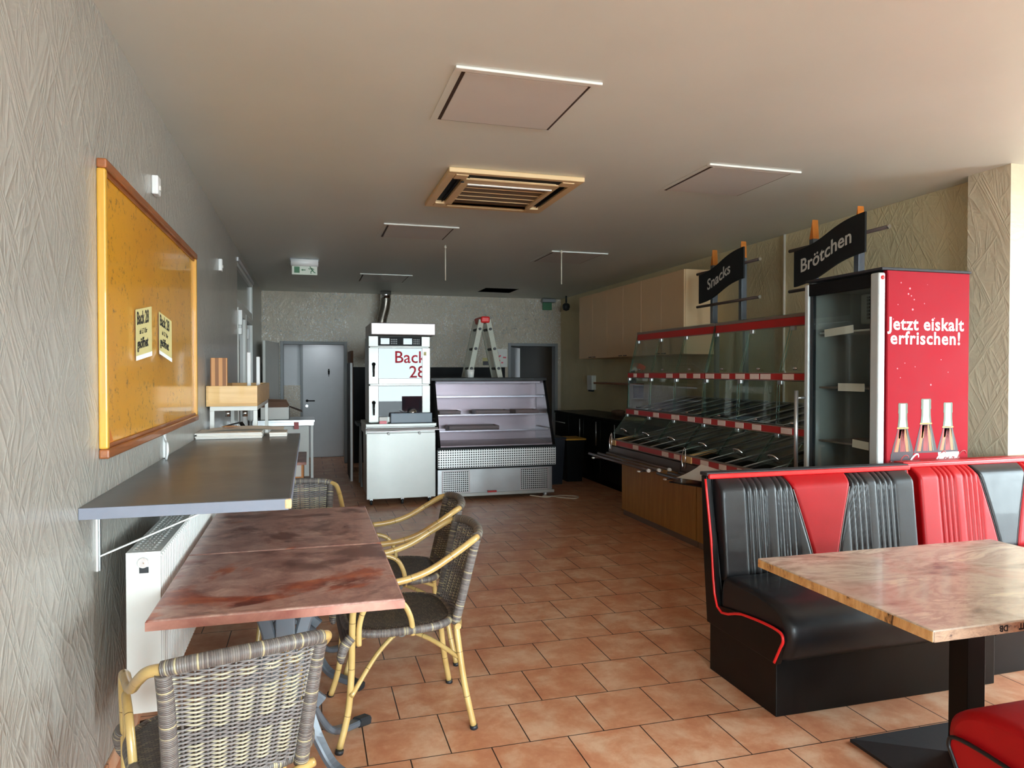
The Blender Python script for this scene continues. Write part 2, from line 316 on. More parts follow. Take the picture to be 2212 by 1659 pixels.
# ------------------------------------------------------------------ mesh builder
WM = {}
def wm(o): return WM.get(o.name, Matrix.Identity(4))
class MB:
    def __init__(s):
        s.bm = bmesh.new(); s.uv = s.bm.loops.layers.uv.new('UVMap'); s.smooth_faces = []
    def box(s, x0, y0, z0, x1, y1, z1, bev=0, seg=2, rot=None, piv=None):
        vs_ = [s.bm.verts.new((x, y, z)) for x in (min(x0, x1), max(x0, x1)) for y in (min(y0, y1), max(y0, y1)) for z in (min(z0, z1), max(z0, z1))]
        fs = [s.bm.faces.new([vs_[i] for i in q]) for q in ((0, 1, 3, 2), (4, 6, 7, 5), (0, 4, 5, 1), (2, 3, 7, 6), (0, 2, 6, 4), (1, 5, 7, 3))]
        if bev:
            es = {e for f in fs for e in f.edges}
            r = bmesh.ops.bevel(s.bm, geom=list(es), offset=bev, segments=seg, profile=.5, affect='EDGES')
            vs_ = list({v for f in r['faces'] for v in f.verts} | {v for v in vs_ if v.is_valid})
        if rot is not None:
            p = Vector(piv) if piv else Vector(((x0 + x1) / 2, (y0 + y1) / 2, (z0 + z1) / 2))
            allv = set(vs_); grow = True
            for v in allv: v.co = p + rot @ (v.co - p)
        return s
    def face(s, pts): s.bm.faces.new([s.bm.verts.new(p) for p in pts]); return s
    def prism(s, pts, vec, bev=0):
        v = Vector(vec); a = [s.bm.verts.new(p) for p in pts]; b = [s.bm.verts.new(Vector(p) + v) for p in pts]
        k = len(a); fs = [s.bm.faces.new(a), s.bm.faces.new(b[::-1])]
        for i in range(k): fs.append(s.bm.faces.new((a[i], b[i], b[(i + 1) % k], a[(i + 1) % k])))
        if bev:
            es = {e for f in fs[:2] for e in f.edges}
            bmesh.ops.bevel(s.bm, geom=list(es), offset=bev, segments=2, profile=.5, affect='EDGES')
        return s
    def tube(s, pts, r, seg=10, smooth=0, closed=False, flat=1.0, caps=True, up=None):
        P = [Vector(p) for p in pts]; R = list(r) if isinstance(r, (list, tuple)) else [r] * len(P)
        if smooth:
            Q, S = [], []; n_ = len(P); rng = n_ if closed else n_ - 1
            for i in range(rng):
                p0 = P[i - 1] if (i > 0 or closed) else P[0]; p1 = P[i]; p2 = P[(i + 1) % n_]
                p3 = P[(i + 2) % n_] if (i + 2 < n_ or closed) else P[-1]
                for k in range(smooth):
                    t = k / smooth
                    Q.append(.5 * ((2 * p1) + (p2 - p0) * t + (2 * p0 - 5 * p1 + 4 * p2 - p3) * t * t + (3 * p1 - p0 - 3 * p2 + p3) * t ** 3))
                    S.append(R[i] * (1 - t) + R[(i + 1) % n_] * t)
            if not closed: Q.append(P[-1]); S.append(R[-1])
            P, R = Q, S
        n_ = len(P); rings = []; L = 0; Ls = [0]
        for i in range(1, n_): L += (P[i] - P[i - 1]).length; Ls.append(L)
        nrm = None
        for i in range(n_):
            a = P[i - 1] if (i > 0 or closed) else P[i]; b = P[(i + 1) % n_] if (i < n_ - 1 or closed) else P[i]
            t = (b - a).normalized()
            if nrm is None:
                h = Vector(up) if up else (Vector((0, 0, 1)) if abs(t.z) < .9 else Vector((0, 1, 0)))
                nrm = (h - t * h.dot(t)).normalized()
            else:
                h = Vector(up) if up else nrm
                nn = h - t * h.dot(t)
                nrm = nn.normalized() if nn.length > 1e-6 else nrm
            bn = t.cross(nrm)
            rings.append([s.bm.verts.new(P[i] + (nrm * math.cos(2 * PI * k / seg) * flat + bn * math.sin(2 * PI * k / seg)) * R[i]) for k in range(seg)])
        m = n_ if closed else n_ - 1
        for i in range(m):
            A, B = rings[i], rings[(i + 1) % n_]; la = Ls[i]; lb = Ls[i + 1] if i + 1 < n_ else L + (P[0] - P[-1]).length
            for k in range(seg):
                f = s.bm.faces.new((A[k], A[(k + 1) % seg], B[(k + 1) % seg], B[k])); f.smooth = True
                for lp, (u, v_) in zip(f.loops, ((la, k), (la, k + 1), (lb, k + 1), (lb, k))): lp[s.uv].uv = (u, v_ / seg)
        if not closed and caps:
            s.bm.faces.new(rings[0][::-1]); s.bm.faces.new(rings[-1])
        return s
    def cyl(s, a, b, r, seg=20, r2=None): return s.tube([a, b], [r, r if r2 is None else r2], seg)
    def bar(s, pts, w, h, smooth=0, up=(0, 0, 1)):
        """rectangular bar along a path"""
        P = [Vector(p) for p in pts]
        if smooth:
            Q = []
            for i in range(len(P) - 1):
                p0 = P[max(i - 1, 0)]; p1 = P[i]; p2 = P[i + 1]; p3 = P[min(i + 2, len(P) - 1)]
                for k in range(smooth):
                    t = k / smooth; Q.append(.5 * ((2 * p1) + (p2 - p0) * t + (2 * p0 - 5 * p1 + 4 * p2 - p3) * t * t + (3 * p1 - p0 - 3 * p2 + p3) * t ** 3))
            Q.append(P[-1]); P = Q
        rings = []; U = Vector(up)
        for i, p in enumerate(P):
            t = (P[min(i + 1, len(P) - 1)] - P[max(i - 1, 0)]).normalized()
            sd = t.cross(U).normalized(); n_ = sd.cross(t).normalized()
            c = .22 * min(w, h)
            rings.append([s.bm.verts.new(p + sd * x + n_ * y) for x, y in ((-w / 2 + c, -h / 2), (w / 2 - c, -h / 2), (w / 2, -h / 2 + c), (w / 2, h / 2 - c), (w / 2 - c, h / 2), (-w / 2 + c, h / 2), (-w / 2, h / 2 - c), (-w / 2, -h / 2 + c))])
        for i in range(len(P) - 1):
            for k in range(8): s.bm.faces.new((rings[i][k], rings[i][(k + 1) % 8], rings[i + 1][(k + 1) % 8], rings[i + 1][k]))
        s.bm.faces.new(rings[0][::-1]); s.bm.faces.new(rings[-1]); return s
    def lathe(s, prof, c=(0, 0, 0), seg=24, axis='z', ang=2 * PI):
        rings = []
        for r, z in prof:
            ring = []
            for k in range(seg):
                a = ang * k / seg; x, y = r * math.cos(a), r * math.sin(a)
                p = (x, y, z) if axis == 'z' else ((z, x, y) if axis == 'x' else (x, z, y))
                ring.append(s.bm.verts.new(Vector(c) + Vector(p)))
            rings.append(ring)
        for i in range(len(rings) - 1):
            for k in range(seg):
                f = s.bm.faces.new((rings[i][k], rings[i][(k + 1) % seg], rings[i + 1][(k + 1) % seg], rings[i + 1][k])); f.smooth = True
        if prof[0][0] > 1e-5: s.bm.faces.new(rings[0][::-1])
        if prof[-1][0] > 1e-5: s.bm.faces.new(rings[-1])
        return s
    def grid(s, fn, nu, nv, smooth=True):
        g = [[s.bm.verts.new(fn(i / nu, j / nv)) for j in range(nv + 1)] for i in range(nu + 1)]
        for i in range(nu):
            for j in range(nv):
                f = s.bm.faces.new((g[i][j], g[i + 1][j], g[i + 1][j + 1], g[i][j + 1])); f.smooth = smooth
        return g
    def loft(s, secs, closed_ends=True, smooth=True):
        """closed rings of equal length joined in order"""
        R_ = [[s.bm.verts.new(p) for p in q] for q in secs]; k = len(R_[0])
        for i in range(len(R_) - 1):
            for j in range(k):
                f = s.bm.faces.new((R_[i][j], R_[i][(j + 1) % k], R_[i + 1][(j + 1) % k], R_[i + 1][j])); f.smooth = smooth
        if closed_ends: s.bm.faces.new(R_[0][::-1]); s.bm.faces.new(R_[-1])
        return s
    def text(s, body, size, org, xd, ud, depth=.0015, bold=0, shear=0, align='LEFT', fn=None, sx=1.0, sp=1.0):
        c = bpy.data.curves.new('t', 'FONT'); c.body = body; c.size = size; c.extrude = 0; c.offset = bold; c.shear = shear; c.align_x = align; c.resolution_u = 3; c.space_character = sp
        o = bpy.data.objects.new('t', c); me = bpy.data.meshes.new_from_object(o)
        X, U = Vector(xd).normalized(), Vector(ud).normalized(); Nn = X.cross(U).normalized(); O = Vector(org)
        tmp = bmesh.new(); tmp.from_mesh(me); bmesh.ops.remove_doubles(tmp, verts=tmp.verts, dist=1e-5)
        mp = {}; mq = {}
        for v in tmp.verts:
            x, y = v.co.x * sx, v.co.y
            p = fn(x, y) if fn else O + X * x + U * y
            mp[v.index] = s.bm.verts.new(p + Nn * depth); mq[v.index] = s.bm.verts.new(p + Nn * .0001)
        for f in tmp.faces:
            try: s.bm.faces.new([mp[v.index] for v in f.verts])
            except ValueError: pass
        for e in tmp.edges:
            if len(e.link_faces) == 1:
                a, b = e.verts
                try: s.bm.faces.new((mp[a.index], mq[a.index], mq[b.index], mp[b.index]))
                except ValueError: pass
        tmp.free(); bpy.data.meshes.remove(me); bpy.data.objects.remove(o); bpy.data.curves.remove(c); return s
    def xf(s, m):
        for v in s.bm.verts: v.co = m @ v.co
        return s
    def build(s, name, mat, parent=None, label=None, smooth=False, mats=None, origin=None):
        bm = s.bm; bmesh.ops.recalc_face_normals(bm, faces=bm.faces)
        if smooth:
            for f in bm.faces: f.smooth = True
        if parent is None:
            xs = [v.co for v in bm.verts]
            c = Vector(((min(v.x for v in xs) + max(v.x for v in xs)) / 2, (min(v.y for v in xs) + max(v.y for v in xs)) / 2, min(v.z for v in xs)))
            mw = Matrix.Translation(Vector(origin) if origin else c)
        else: mw = wm(parent)
        inv = mw.inverted()
        for v in bm.verts: v.co = inv @ v.co
        me = bpy.data.meshes.new(name); bm.to_mesh(me); bm.free()
        me.materials.append(M[mat] if isinstance(mat, str) else mat)
        for m_ in (mats or []): me.materials.append(M[m_])
        o = bpy.data.objects.new(name, me); C.objects.link(o)
        if parent is None: o.location = mw.translation
        else: o.parent = parent
        WM[o.name] = mw
        if label: o['label'] = label
        return o
def tag(o, label, cat, group=None, kind=None):
    o['label'] = label; o['category'] = cat
    if group: o['group'] = group
    if kind: o['kind'] = kind
    return o
def thing(name, label, cat, loc=(0, 0, 0), rz=0, group=None):
    o = bpy.data.objects.new(name, None); C.objects.link(o); o.location = loc; o.rotation_euler = (0, 0, rz)
    o.empty_display_size = .1
    WM[o.name] = Matrix.Translation(loc) @ Matrix.Rotation(rz, 4, 'Z')
    return tag(o, label, cat, group)
def struct(name, mb, mat, parent=None):
    o = mb.build(name, mat, parent)
    if parent is None: o['kind'] = 'structure'
    return o
def copy_tree(o, parent=None):
    c = o.copy(); C.objects.link(c); c.parent = parent
    for ch in list(o.children): copy_tree(ch, c)
    return c
RX = lambda a: Matrix.Rotation(a, 3, 'X')
RY = lambda a: Matrix.Rotation(a, 3, 'Y')
RZ = lambda a: Matrix.Rotation(a, 3, 'Z')

# ================================================================== THE SETTING
XL, XR, YB, ZC = -.72, 4.34, 12.0, 2.8          # left wall, right wall, back wall, ceiling
XR2, YF = 5.6, -5.0                               # wider window bay in front
o = MB().box(XL - .6, YF - .3, -.12, 6.2, 14.4, 0).build('floor', 'floor_tiles', origin=(0, 0, 0)); o['kind'] = 'structure'
# ceiling with the open hatch
m = MB(); hx0, hx1, hy0, hy1 = 2.63, 3.17, 10.66, 11.25
m.box(XL - .4, YF - .3, ZC, hx0, 14.4, ZC + .12); m.box(hx1, YF - .3, ZC, 6.1, 14.4, ZC + .12)
m.box(hx0, YF - .3, ZC, hx1, hy0, ZC + .12); m.box(hx0, hy1, ZC, hx1, 14.4, ZC + .12)
struct('ceiling', m, 'ceiling_paint')
m = MB(); m.box(hx0 - .02, hy0 - .02, ZC + .5, hx1 + .02, hy1 + .02, ZC + .52)
for a in ((hx0 - .02, hy0 - .02, hx0, hy1 + .02), (hx1, hy0 - .02, hx1 + .02, hy1 + .02), (hx0, hy0 - .02, hx1, hy0), (hx0, hy1, hx1, hy1 + .02)):
    m.box(a[0], a[1], ZC + .001, a[2], a[3], ZC + .5)
struct('ceiling_hatch_shaft', m, 'dark_void')
# left wall with the doorway y 8.0 - 10.15
m = MB(); dy0, dy1, dz = 8.0, 10.15, 2.68
m.box(XL - .3, YF - .3, 0, XL, dy0, ZC); m.box(XL - .3, dy1, 0, XL, 14.2, ZC); m.box(XL - .3, dy0, dz, XL, dy1, ZC)
struct('wall_left', m, 'plaster_left')
# back wall with two doorways
m = MB(); a0, a1, az = -.44, .61, 2.0; b0, b1, bz = 3.36, 4.28, 2.01
m.box(XL, YB, 0, a0, YB + .16, ZC); m.box(a0, YB, az, a1, YB + .16, ZC); m.box(a1, YB, 0, b0, YB + .16, ZC)
m.box(b0, YB, bz, b1, YB + .16, ZC); m.box(b1, YB, 0, XR + .3, YB + .16, ZC)
struct('wall_back', m, 'plaster_back')
m = MB().box(.70, YB - .02, 0, 3.30, YB - .001, 1.585)
struct('wall_back_wainscot', m, 'black_paint')
# corridor behind the left doorway
m = MB(); m.box(XL - .3, 12.98, 0, 1.2, 13.1, 2.75)
struct('wall_corridor', m, 'grey_door')
m = MB(); m.box(.9, YB + .16, 0, 1.0, 13.1, ZC); m.box(XL - .02, YB + .16, 2.2, 1.0, 13.1, 2.3)
struct('wall_corridor_side', m, 'grey_door')
m = MB().box(-.44, 12.93, .55, -.13, 12.98, 1.27)
struct('wall_corridor_plaster', m, 'plaster_back')
# dark room behind the right doorway
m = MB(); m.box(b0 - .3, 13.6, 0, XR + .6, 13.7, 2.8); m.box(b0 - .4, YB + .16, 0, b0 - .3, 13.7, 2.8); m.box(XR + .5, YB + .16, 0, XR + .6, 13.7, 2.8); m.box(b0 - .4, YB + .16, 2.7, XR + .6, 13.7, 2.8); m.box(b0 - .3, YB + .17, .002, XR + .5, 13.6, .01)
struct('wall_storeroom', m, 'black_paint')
# right wall and its projecting pier
struct('wall_right', MB().box(XR, 3.6, 0, XR + .3, YB + .2, ZC), 'plaster_right')
m = MB(); m.box(4.21, 3.42, 0, XR2 + .3, 3.72, ZC); struct('wall_pier', m, 'plaster_column')
# window bay: right outer wall
m = MB(); m.box(XR2, YF - .2, 0, XR2 + .2, 3.42, .35); m.box(XR2, YF - .2, 2.55, XR2 + .2, 3.42, ZC)
m.box(XR2, YF - .2, .35, XR2 + .2, 1.4, 2.55); m.box(XR2, 2.7, .35, XR2 + .2, 3.42, 2.55)
struct('wall_window_side', m, 'plaster_column')
# front wall
m = MB(); m.box(XL, YF - .2, 0, XR2, YF, .05); m.box(XL, YF - .2, 2.74, XR2, YF, ZC); m.box(XL, YF - .2, .05, -.6, YF, 2.74); m.box(5.4, YF - .2, .05, XR2, YF, 2.74)
struct('wall_front', m, 'plaster_column')
def window(nm, axis, pos, u0, u1, z0, z1, bars):
    f = MB(); t = .05; d = .07
    def bx(a0, a1, c0, c1):
        if axis == 'y': f.box(a0, pos - d / 2, c0, a1, pos + d / 2, c1, .006)
        else: f.box(pos - d / 2, a0, c0, pos + d / 2, a1, c1, .006)
    bx(u0, u0 + t, z0, z1); bx(u1 - t, u1, z0, z1); bx(u0 + t, u1 - t, z0, z0 + t); bx(u0 + t, u1 - t, z1 - t, z1)
    for b in bars: bx(b - t / 2, b + t / 2, z0 + t, z1 - t)
    w = struct(nm, f, 'white_paint')
    g = MB()
    if axis == 'y': g.box(u0 + t, pos - .004, z0 + t, u1 - t, pos + .004, z1 - t)
    else: g.box(pos - .004, u0 + t, z0 + t, pos + .004, u1 - t, z1 - t)
    g.build('window_pane', 'window_glass', w)
    return w
window('window_1', 'y', YF - .1, -.6, 1.2, .05, 2.74, [.35])
window('window_2', 'y', YF - .1, 1.2, 3.7, .05, 2.74, [])
window('window_3', 'y', YF - .1, 3.7, 5.4, .05, 2.74, [4.5])
window('window_4', 'x', XR2 + .1, 1.4, 2.7, .35, 2.55, [])
# street outside
o = MB().box(-14, -24, -.25, 26, YF - .3, -.13).build('exterior_pavement', 'pavement'); o['kind'] = 'structure'
o = MB().box(6.3, YF - .3, -.25, 26, 20, -.13).build('exterior_pavement_side', 'pavement'); o['kind'] = 'structure'
# trims
struct('trim_1', MB().box(XL, dy0 - .01, dz - .01, XL + .015, dy1 + .02, dz + .03), 'grey_door')
# baseboards (tile skirting)
m = MB(); m.box(XL, YF, 0, XL + .01, dy0 - .05, .07, .002); struct('baseboard_left', m, 'floor_tiles')

t = thing('added_corridor_lamp', 'small added ceiling lamp in the corridor, unseen behind the left doorway lintel', 'lamp', (.2, 12.55, 2.2))  # added lamp, hidden by the lintel, to brighten the far corridor door
MB().lathe([(.001, 2.14), (.06, 2.15), (.08, 2.18), (.08, 2.2)], (.2, 12.55, 0), 20).build('added_lamp_shade', 'lamp_white', t)
l = bpy.data.lights.new('corridor_fill_light', 'AREA'); l.shape = 'DISK'; l.size = .14; l.energy = 1.6; l.color = (.9, .97, 1)  # fill light of the added lamp
lo_ = bpy.data.objects.new('corridor_fill_light', l); C.objects.link(lo_); lo_.location = (.2, 12.55, 2.13)
# ---- door on the left wall: two narrow glazed leaves with transom
m = MB()
for y in (dy0, 9.02, dy1 - .06): m.box(XL - .07, y, 0, XL - .005, y + .06, 2.2 if y == 9.02 else dz, .004)
m.box(XL - .07, dy0 + .06, 2.2, XL - .005, dy1 - .06, 2.28, .004); m.box(XL - .07, dy0 + .06, dz - .05, XL - .005, dy1 - .06, dz, .004)
d1 = struct('door_1', m, 'white_paint')
MB().box(XL - .045, dy0 + .06, 2.28, XL - .035, dy1 - .06, dz - .05).build('transom_pane', 'display_glass', d1)
for y0, y1 in ((dy0 + .06, 9.02), (9.08, dy1 - .06)):
    lf = MB(); t = .07
    lf.box(XL - .06, y0, .01, XL + .005, y0 + t, 2.19, .004); lf.box(XL - .06, y1 - t, .01, XL + .005, y1, 2.19, .004)
    lf.box(XL - .06, y0 + t, .01, XL + .005, y1 - t, .12, .004); lf.box(XL - .06, y0 + t, 2.12, XL + .005, y1 - t, 2.19, .004)
    lo = lf.build('door_leaf', 'white_paint', d1)
    MB().box(XL - .035, y0 + t, .12, XL - .028, y1 - t, 2.12).build('door_pane', 'smoked_glass', lo)
    MB().cyl((XL + .02, y0 + .01, 1.9), (XL + .02, y0 + .01, 2.02), .012, 10).build('hinge', 'white_plastic', lo)
m = MB().box(XL + .005, dy0 + .03, 2.0, XL + .045, dy0 + .1, 2.16, .006).box(XL + .005, dy0 + .03, 1.9, XL + .04, dy0 + .1, 1.97, .006)
m.build('door_closer', 'white_plastic', d1)
struct('wall_left_void', MB().box(XL - 1.0, dy0 - .1, 0, XL - .9, dy1 + .1, ZC), 'dark_void')

# ---- door frames of the back wall
m = MB(); m.box(a0, YB - .015, 0, a0 + .05, YB + .17, az, .004); m.box(a1 - .05, YB - .015, 0, a1, YB + .17, az, .004); m.box(a0 + .05, YB - .015, az - .05, a1 - .05, YB + .17, az, .004)
d2 = struct('door_2', m, 'grey_frame')
# its leaf stands open into the shop
m = MB(); m.box(0, 0, .02, .04, .92, 1.97, .004); m.xf(Matrix.Translation((a0 - .01, YB - .02, 0)) @ Matrix.Rotation(PI - .18, 4, 'Z'))
d2l = m.build('door_leaf', 'off_white', d2)
# far door with handle and sign
m = MB(); m.box(-.14, 12.92, 0, -.10, 12.985, 2.08, .003); m.box(.60, 12.92, 0, .64, 12.985, 2.08, .003); m.box(-.10, 12.92, 2.02, .60, 12.985, 2.08, .003)
d3 = struct('door_3', m, 'grey_frame')
lf = MB().box(-.10, 12.93, .015, .60, 12.97, 2.02, .003).build('door_leaf', 'grey_door', d3)
h = MB().tube([(-.03, 12.93, 1.0), (-.03, 12.885, 1.0), (.0, 12.88, 1.0), (.10, 12.88, 1.0)], .010, 10).lathe([(.024, 0), (.024, .008)], (-.03, 12.918, 1.0), 16, 'y').build('door_handle', 'black_paint', lf)
MB().lathe([(.024, 0), (.024, .008)], (-.035, 12.918, .91), 16, 'y').build('keyhole_plate', 'chrome', lf)
m = MB().lathe([(.001, -.012), (.012, -.008), (.012, .008), (.001, .012)], (.34, 12.925, 1.545), 12, 'z')
m.prism([(.322, 12.926, 1.53), (.358, 12.926, 1.53), (.352, 12.926, 1.46), (.345, 12.926, 1.46), (.343, 12.926, 1.42), (.337, 12.926, 1.42), (.335, 12.926, 1.46), (.328, 12.926, 1.46)], (0, -.003, 0))
m.build('toilet_pictogram', 'black_paint', lf)
# doorway 4
m = MB(); m.box(b0, YB - .015, 0, b0 + .05, YB + .17, bz, .004); m.box(b1 - .05, YB - .015, 0, b1, YB + .17, bz, .004); m.box(b0 + .05, YB - .015, bz - .05, b1 - .05, YB + .17, bz, .004)
d4 = struct('door_4', m, 'grey_frame')
m = MB(); m.box(0, 0, .02, .04, .75, 1.95, .004); m.xf(Matrix.Translation((b0 + .06, YB + .2, 0)) @ Matrix.Rotation(-.52, 4, 'Z'))
dl = m.build('door_leaf', 'grey_door', d4)
MB().box(b0 + .075, YB + .17, 1.74, b0 + .095, YB + .2, 1.92, .003).build('hinge', 'dark_plastic', dl)

# ================================================================== CEILING THINGS
def ceiling_panel(x, y, w, d, label, drop=.012):
    t = thing('ceiling_light_panel', label, 'ceiling light', (x, y, ZC), 0, 'flat light panels in the ceiling')
    z = ZC; f = MB(); k = .035
    f.box(x - w / 2 - k, y - d / 2 - k, z - drop, x + w / 2 + k, y - d / 2, z, .003)
    f.build('front_rail', 'white_paint', t)
    f = MB(); f.box(x - w / 2 - k, y + d / 2, z - .003, x + w / 2 + k, y + d / 2 + k * .6, z); f.box(x - w / 2 - k, y - d / 2, z - .003, x - w / 2, y + d / 2, z); f.box(x + w / 2, y - d / 2, z - .003, x + w / 2 + k, y + d / 2, z)
    f.build('frame', 'ceiling_paint', t)
    g = MB().box(x - w / 2, y - d / 2, z - .003, x + w / 2, y + d / 2, z - .001); g.build('shadow_gap', 'panel_gap', t)
    q = .016; MB().box(x - w / 2 + q, y - d / 2 + q, z - .008, x + w / 2 - q, y + d / 2 - q, z - .0035, .001).build('diffuser', 'panel_diffuser', t)
ceiling_panel(.94, 3.32, .6, .62, 'large flat ceiling panel with white edge, nearest in the middle of the ceiling')
ceiling_panel(2.74, 4.28, .6, .63, 'flat ceiling panel at the right, above the hanging shelf signs')
ceiling_panel(.97, 6.61, .6, .6, 'flat ceiling panel just behind the beige air conditioner, left of it')
ceiling_panel(2.83, 7.6, .58, .72, 'flat ceiling panel far right with a thin rod hanging beside its middle')
ceiling_panel(1.0, 9.97, .62, .78, 'dark flat ceiling panel above the oven flue pipe')

t = thing('air_conditioner', 'beige square ceiling cassette air conditioner with slatted intake grille', 'air conditioner', (1.31, 4.94, ZC))
x0, x1, y0, y1 = .86, 1.78, 4.45, 5.44; z = ZC
f = MB(); ix0, ix1, iy0, iy1 = 1.04, 1.62, 4.70, 5.30
for (p, q) in (((x0, y0), (x1, 4.50)), ((x0, 5.385), (x1, y1)), ((x0, 4.50), (.915, 5.385)), ((1.725, 4.50), (x1, 5.385))):
    f.box(p[0], p[1], z - .03, q[0], q[1], z, .006)
for (p, q) in (((.985, 4.585), (1.655, iy0)), ((.985, iy1), (1.655, 5.30)), ((.985, iy0), (ix0, iy1)), ((ix1, iy0), (1.655, iy1)),
               ((.915, 4.50), (1.0, 4.60)), ((1.64, 4.50), (1.725, 4.60)), ((.915, 5.29), (1.0, 5.385)), ((1.64, 5.29), (1.725, 5.385))):
    f.box(p[0], p[1], z - .035, q[0], q[1], z - .002, .004)
f.build('panel_frame', 'ac_beige', t)
for k, (p, q) in enumerate((((1.0, 4.50), (1.64, 4.585)), ((1.0, 5.30), (1.64, 5.385)), ((.915, 4.60), (.985, 5.29)), ((1.655, 4.60), (1.725, 5.29)))):
    fl = MB().box(p[0], p[1], z - (.026 if k == 0 else .012), q[0], q[1], z - .004).build('air_outlet', 'black_paint', t)
    b = MB()
    if k < 2: b.box(p[0] + .02, q[1] - .012, z - .032, q[0] - .02, q[1], z - .012, .003)
    else: b.box((p[0] + q[0]) / 2 + .01, p[1] + .02, z - .026, (p[0] + q[0]) / 2 + .016, q[1] - .02, z - .014, .002)
    b.build('louvre', 'ac_beige' if k < 2 else 'black_paint', fl)
g = MB().box(ix0, iy0, z - .018, ix1, iy1, z - .01).build('intake_grille', 'grille_mesh', t)
for k in range(5):
    y = iy0 + .02 + k * .115
    MB().box(ix0, y, z - .023, ix1, y + .010, z - .018, .002).build('grille_slat', 'ac_beige', g)
MB().box(ix0 - .01, iy0 - .012, z - .042, ix1 + .01, iy0 + .012, z - .03, .004).build('grille_lip', 'lamp_white', g)
MB().lathe([(.013, -.004), (.013, 0)], (.985, 4.645, z - .036), 12).build('logo_badge', 'navy_plastic', t)

for x, y, lab in ((1.352, 7.21, 'thin white rod hanging from the ceiling above the oven'), (2.6, 7.17, 'thin white rod hanging in front of the far right ceiling panel')):
    m = MB().cyl((x, y, 2.44), (x, y, ZC), .006, 8).lathe([(.012, 0), (.012, .012), (.005, .03)], (x, y, ZC - .03), 12)
    tag(m.build('ceiling_rod', 'cable_white'), lab, 'ceiling rod', 'thin rods hanging from the ceiling')
t = thing('exit_sign', 'white emergency exit sign lamp with green running figure hanging from ceiling', 'exit sign', (-.04, 8.5, ZC))
m = MB().tube([(-.19, 8.5, 2.755), (.11, 8.5, 2.755)], .045, 16); m.build('lamp_housing', 'lamp_white', t)
m = MB().box(-.20, 8.47, 2.765, .12, 8.53, ZC, .004); m.build('ceiling_bracket', 'grey_frame', t)
pl = MB().box(-.18, 8.495, 2.615, .10, 8.505, 2.722, .002).build('sign_plate', 'exit_white', t)
m = MB().box(-.155, 8.4925, 2.635, -.095, 8.4945, 2.705)
m.box(-.075, 8.4925, 2.665, -.03, 8.4945, 2.675); m.prism([(-.078, 8.4935, 2.67), (-.06, 8.4935, 2.684), (-.06, 8.4935, 2.656)], (0, -.001, 0))
m.lathe([(.001, -.009), (.009, 0), (.001, .009)], (.022, 8.493, 2.704), 10)
m.bar([(.03, 8.4925, 2.695), (.05, 8.4925, 2.662)], .002, .016, up=(0, 0, 1)); m.bar([(.048, 8.4925, 2.665), (.028, 8.4925, 2.652), (.03, 8.4925, 2.63)], .002, .010); m.bar([(.05, 8.4925, 2.665), (.066, 8.4925, 2.645), (.08, 8.4925, 2.64)], .002, .010)
m.bar([(.03, 8.4925, 2.692), (.012, 8.4925, 2.682), (.002, 8.4925, 2.69)], .002, .008); m.bar([(.033, 8.4925, 2.69), (.055, 8.4925, 2.685), (.062, 8.4925, 2.672)], .002, .008)
m.build('escape_symbol', 'sign_green', pl)
t = thing('exit_sign', 'small dim green exit sign in the far right corner above the back wall', 'exit sign', (4.08, 11.9, 2.69))
MB().box(3.95, 11.85, 2.73, 4.2, 11.97, 2.79, .008).build('lamp_housing', 'grey_frame', t)
MB().box(3.98, 11.94, 2.60, 4.15, 11.955, 2.73, .002).build('sign_plate', 'sign_green', t)
t = thing('security_camera', 'black dome security camera hanging in the far right ceiling corner', 'camera', (4.25, 11.3, ZC))
MB().cyl((4.22, 11.4, 2.68), (4.22, 11.4, ZC), .015, 10).build('mount_arm', 'dark_plastic', t)
MB().lathe([(.001, -.09), (.05, -.07), (.065, -.02), (.06, .02), (.03, .045)], (4.22, 11.4, 2.63), 16).build('camera_dome', 'dark_plastic', t)

# small wall things, left wall
for y, z, h_, lab in ((3.79, 2.40, .09, 'small white sensor high on left wall above the yellow board'), (6.4, 2.395, .1, 'small white box high on left wall near the glazed door')):
    t = thing('wall_sensor', lab, 'wall sensor', (XL, y, z - h_ / 2))
    MB().box(XL, y - .035, z - h_ / 2, XL + .03, y + .035, z + h_ / 2, .006).build('housing', 'white_plastic', t)
    MB().box(XL + .03, y - .012, z - h_ / 4, XL + .036, y + .012, z, .002).build('lens', 'off_white', t)
t = thing('power_cable', 'white cable and cord cover coming down below the yellow board', 'cable', (XL, 3.92, 1.06))
MB().box(XL, 3.975, 1.062, XL + .012, 4.01, 1.2, .003).build('cable_duct', 'white_plastic', t)
MB().tube([(XL + .006, 3.98, 1.18), (XL + .02, 3.95, 1.15), (XL + .035, 3.90, 1.14), (XL + .04, 3.88, 1.10), (XL + .03, 3.90, 1.064)], .006, 8, smooth=5).build('cord', 'white_plastic', t)

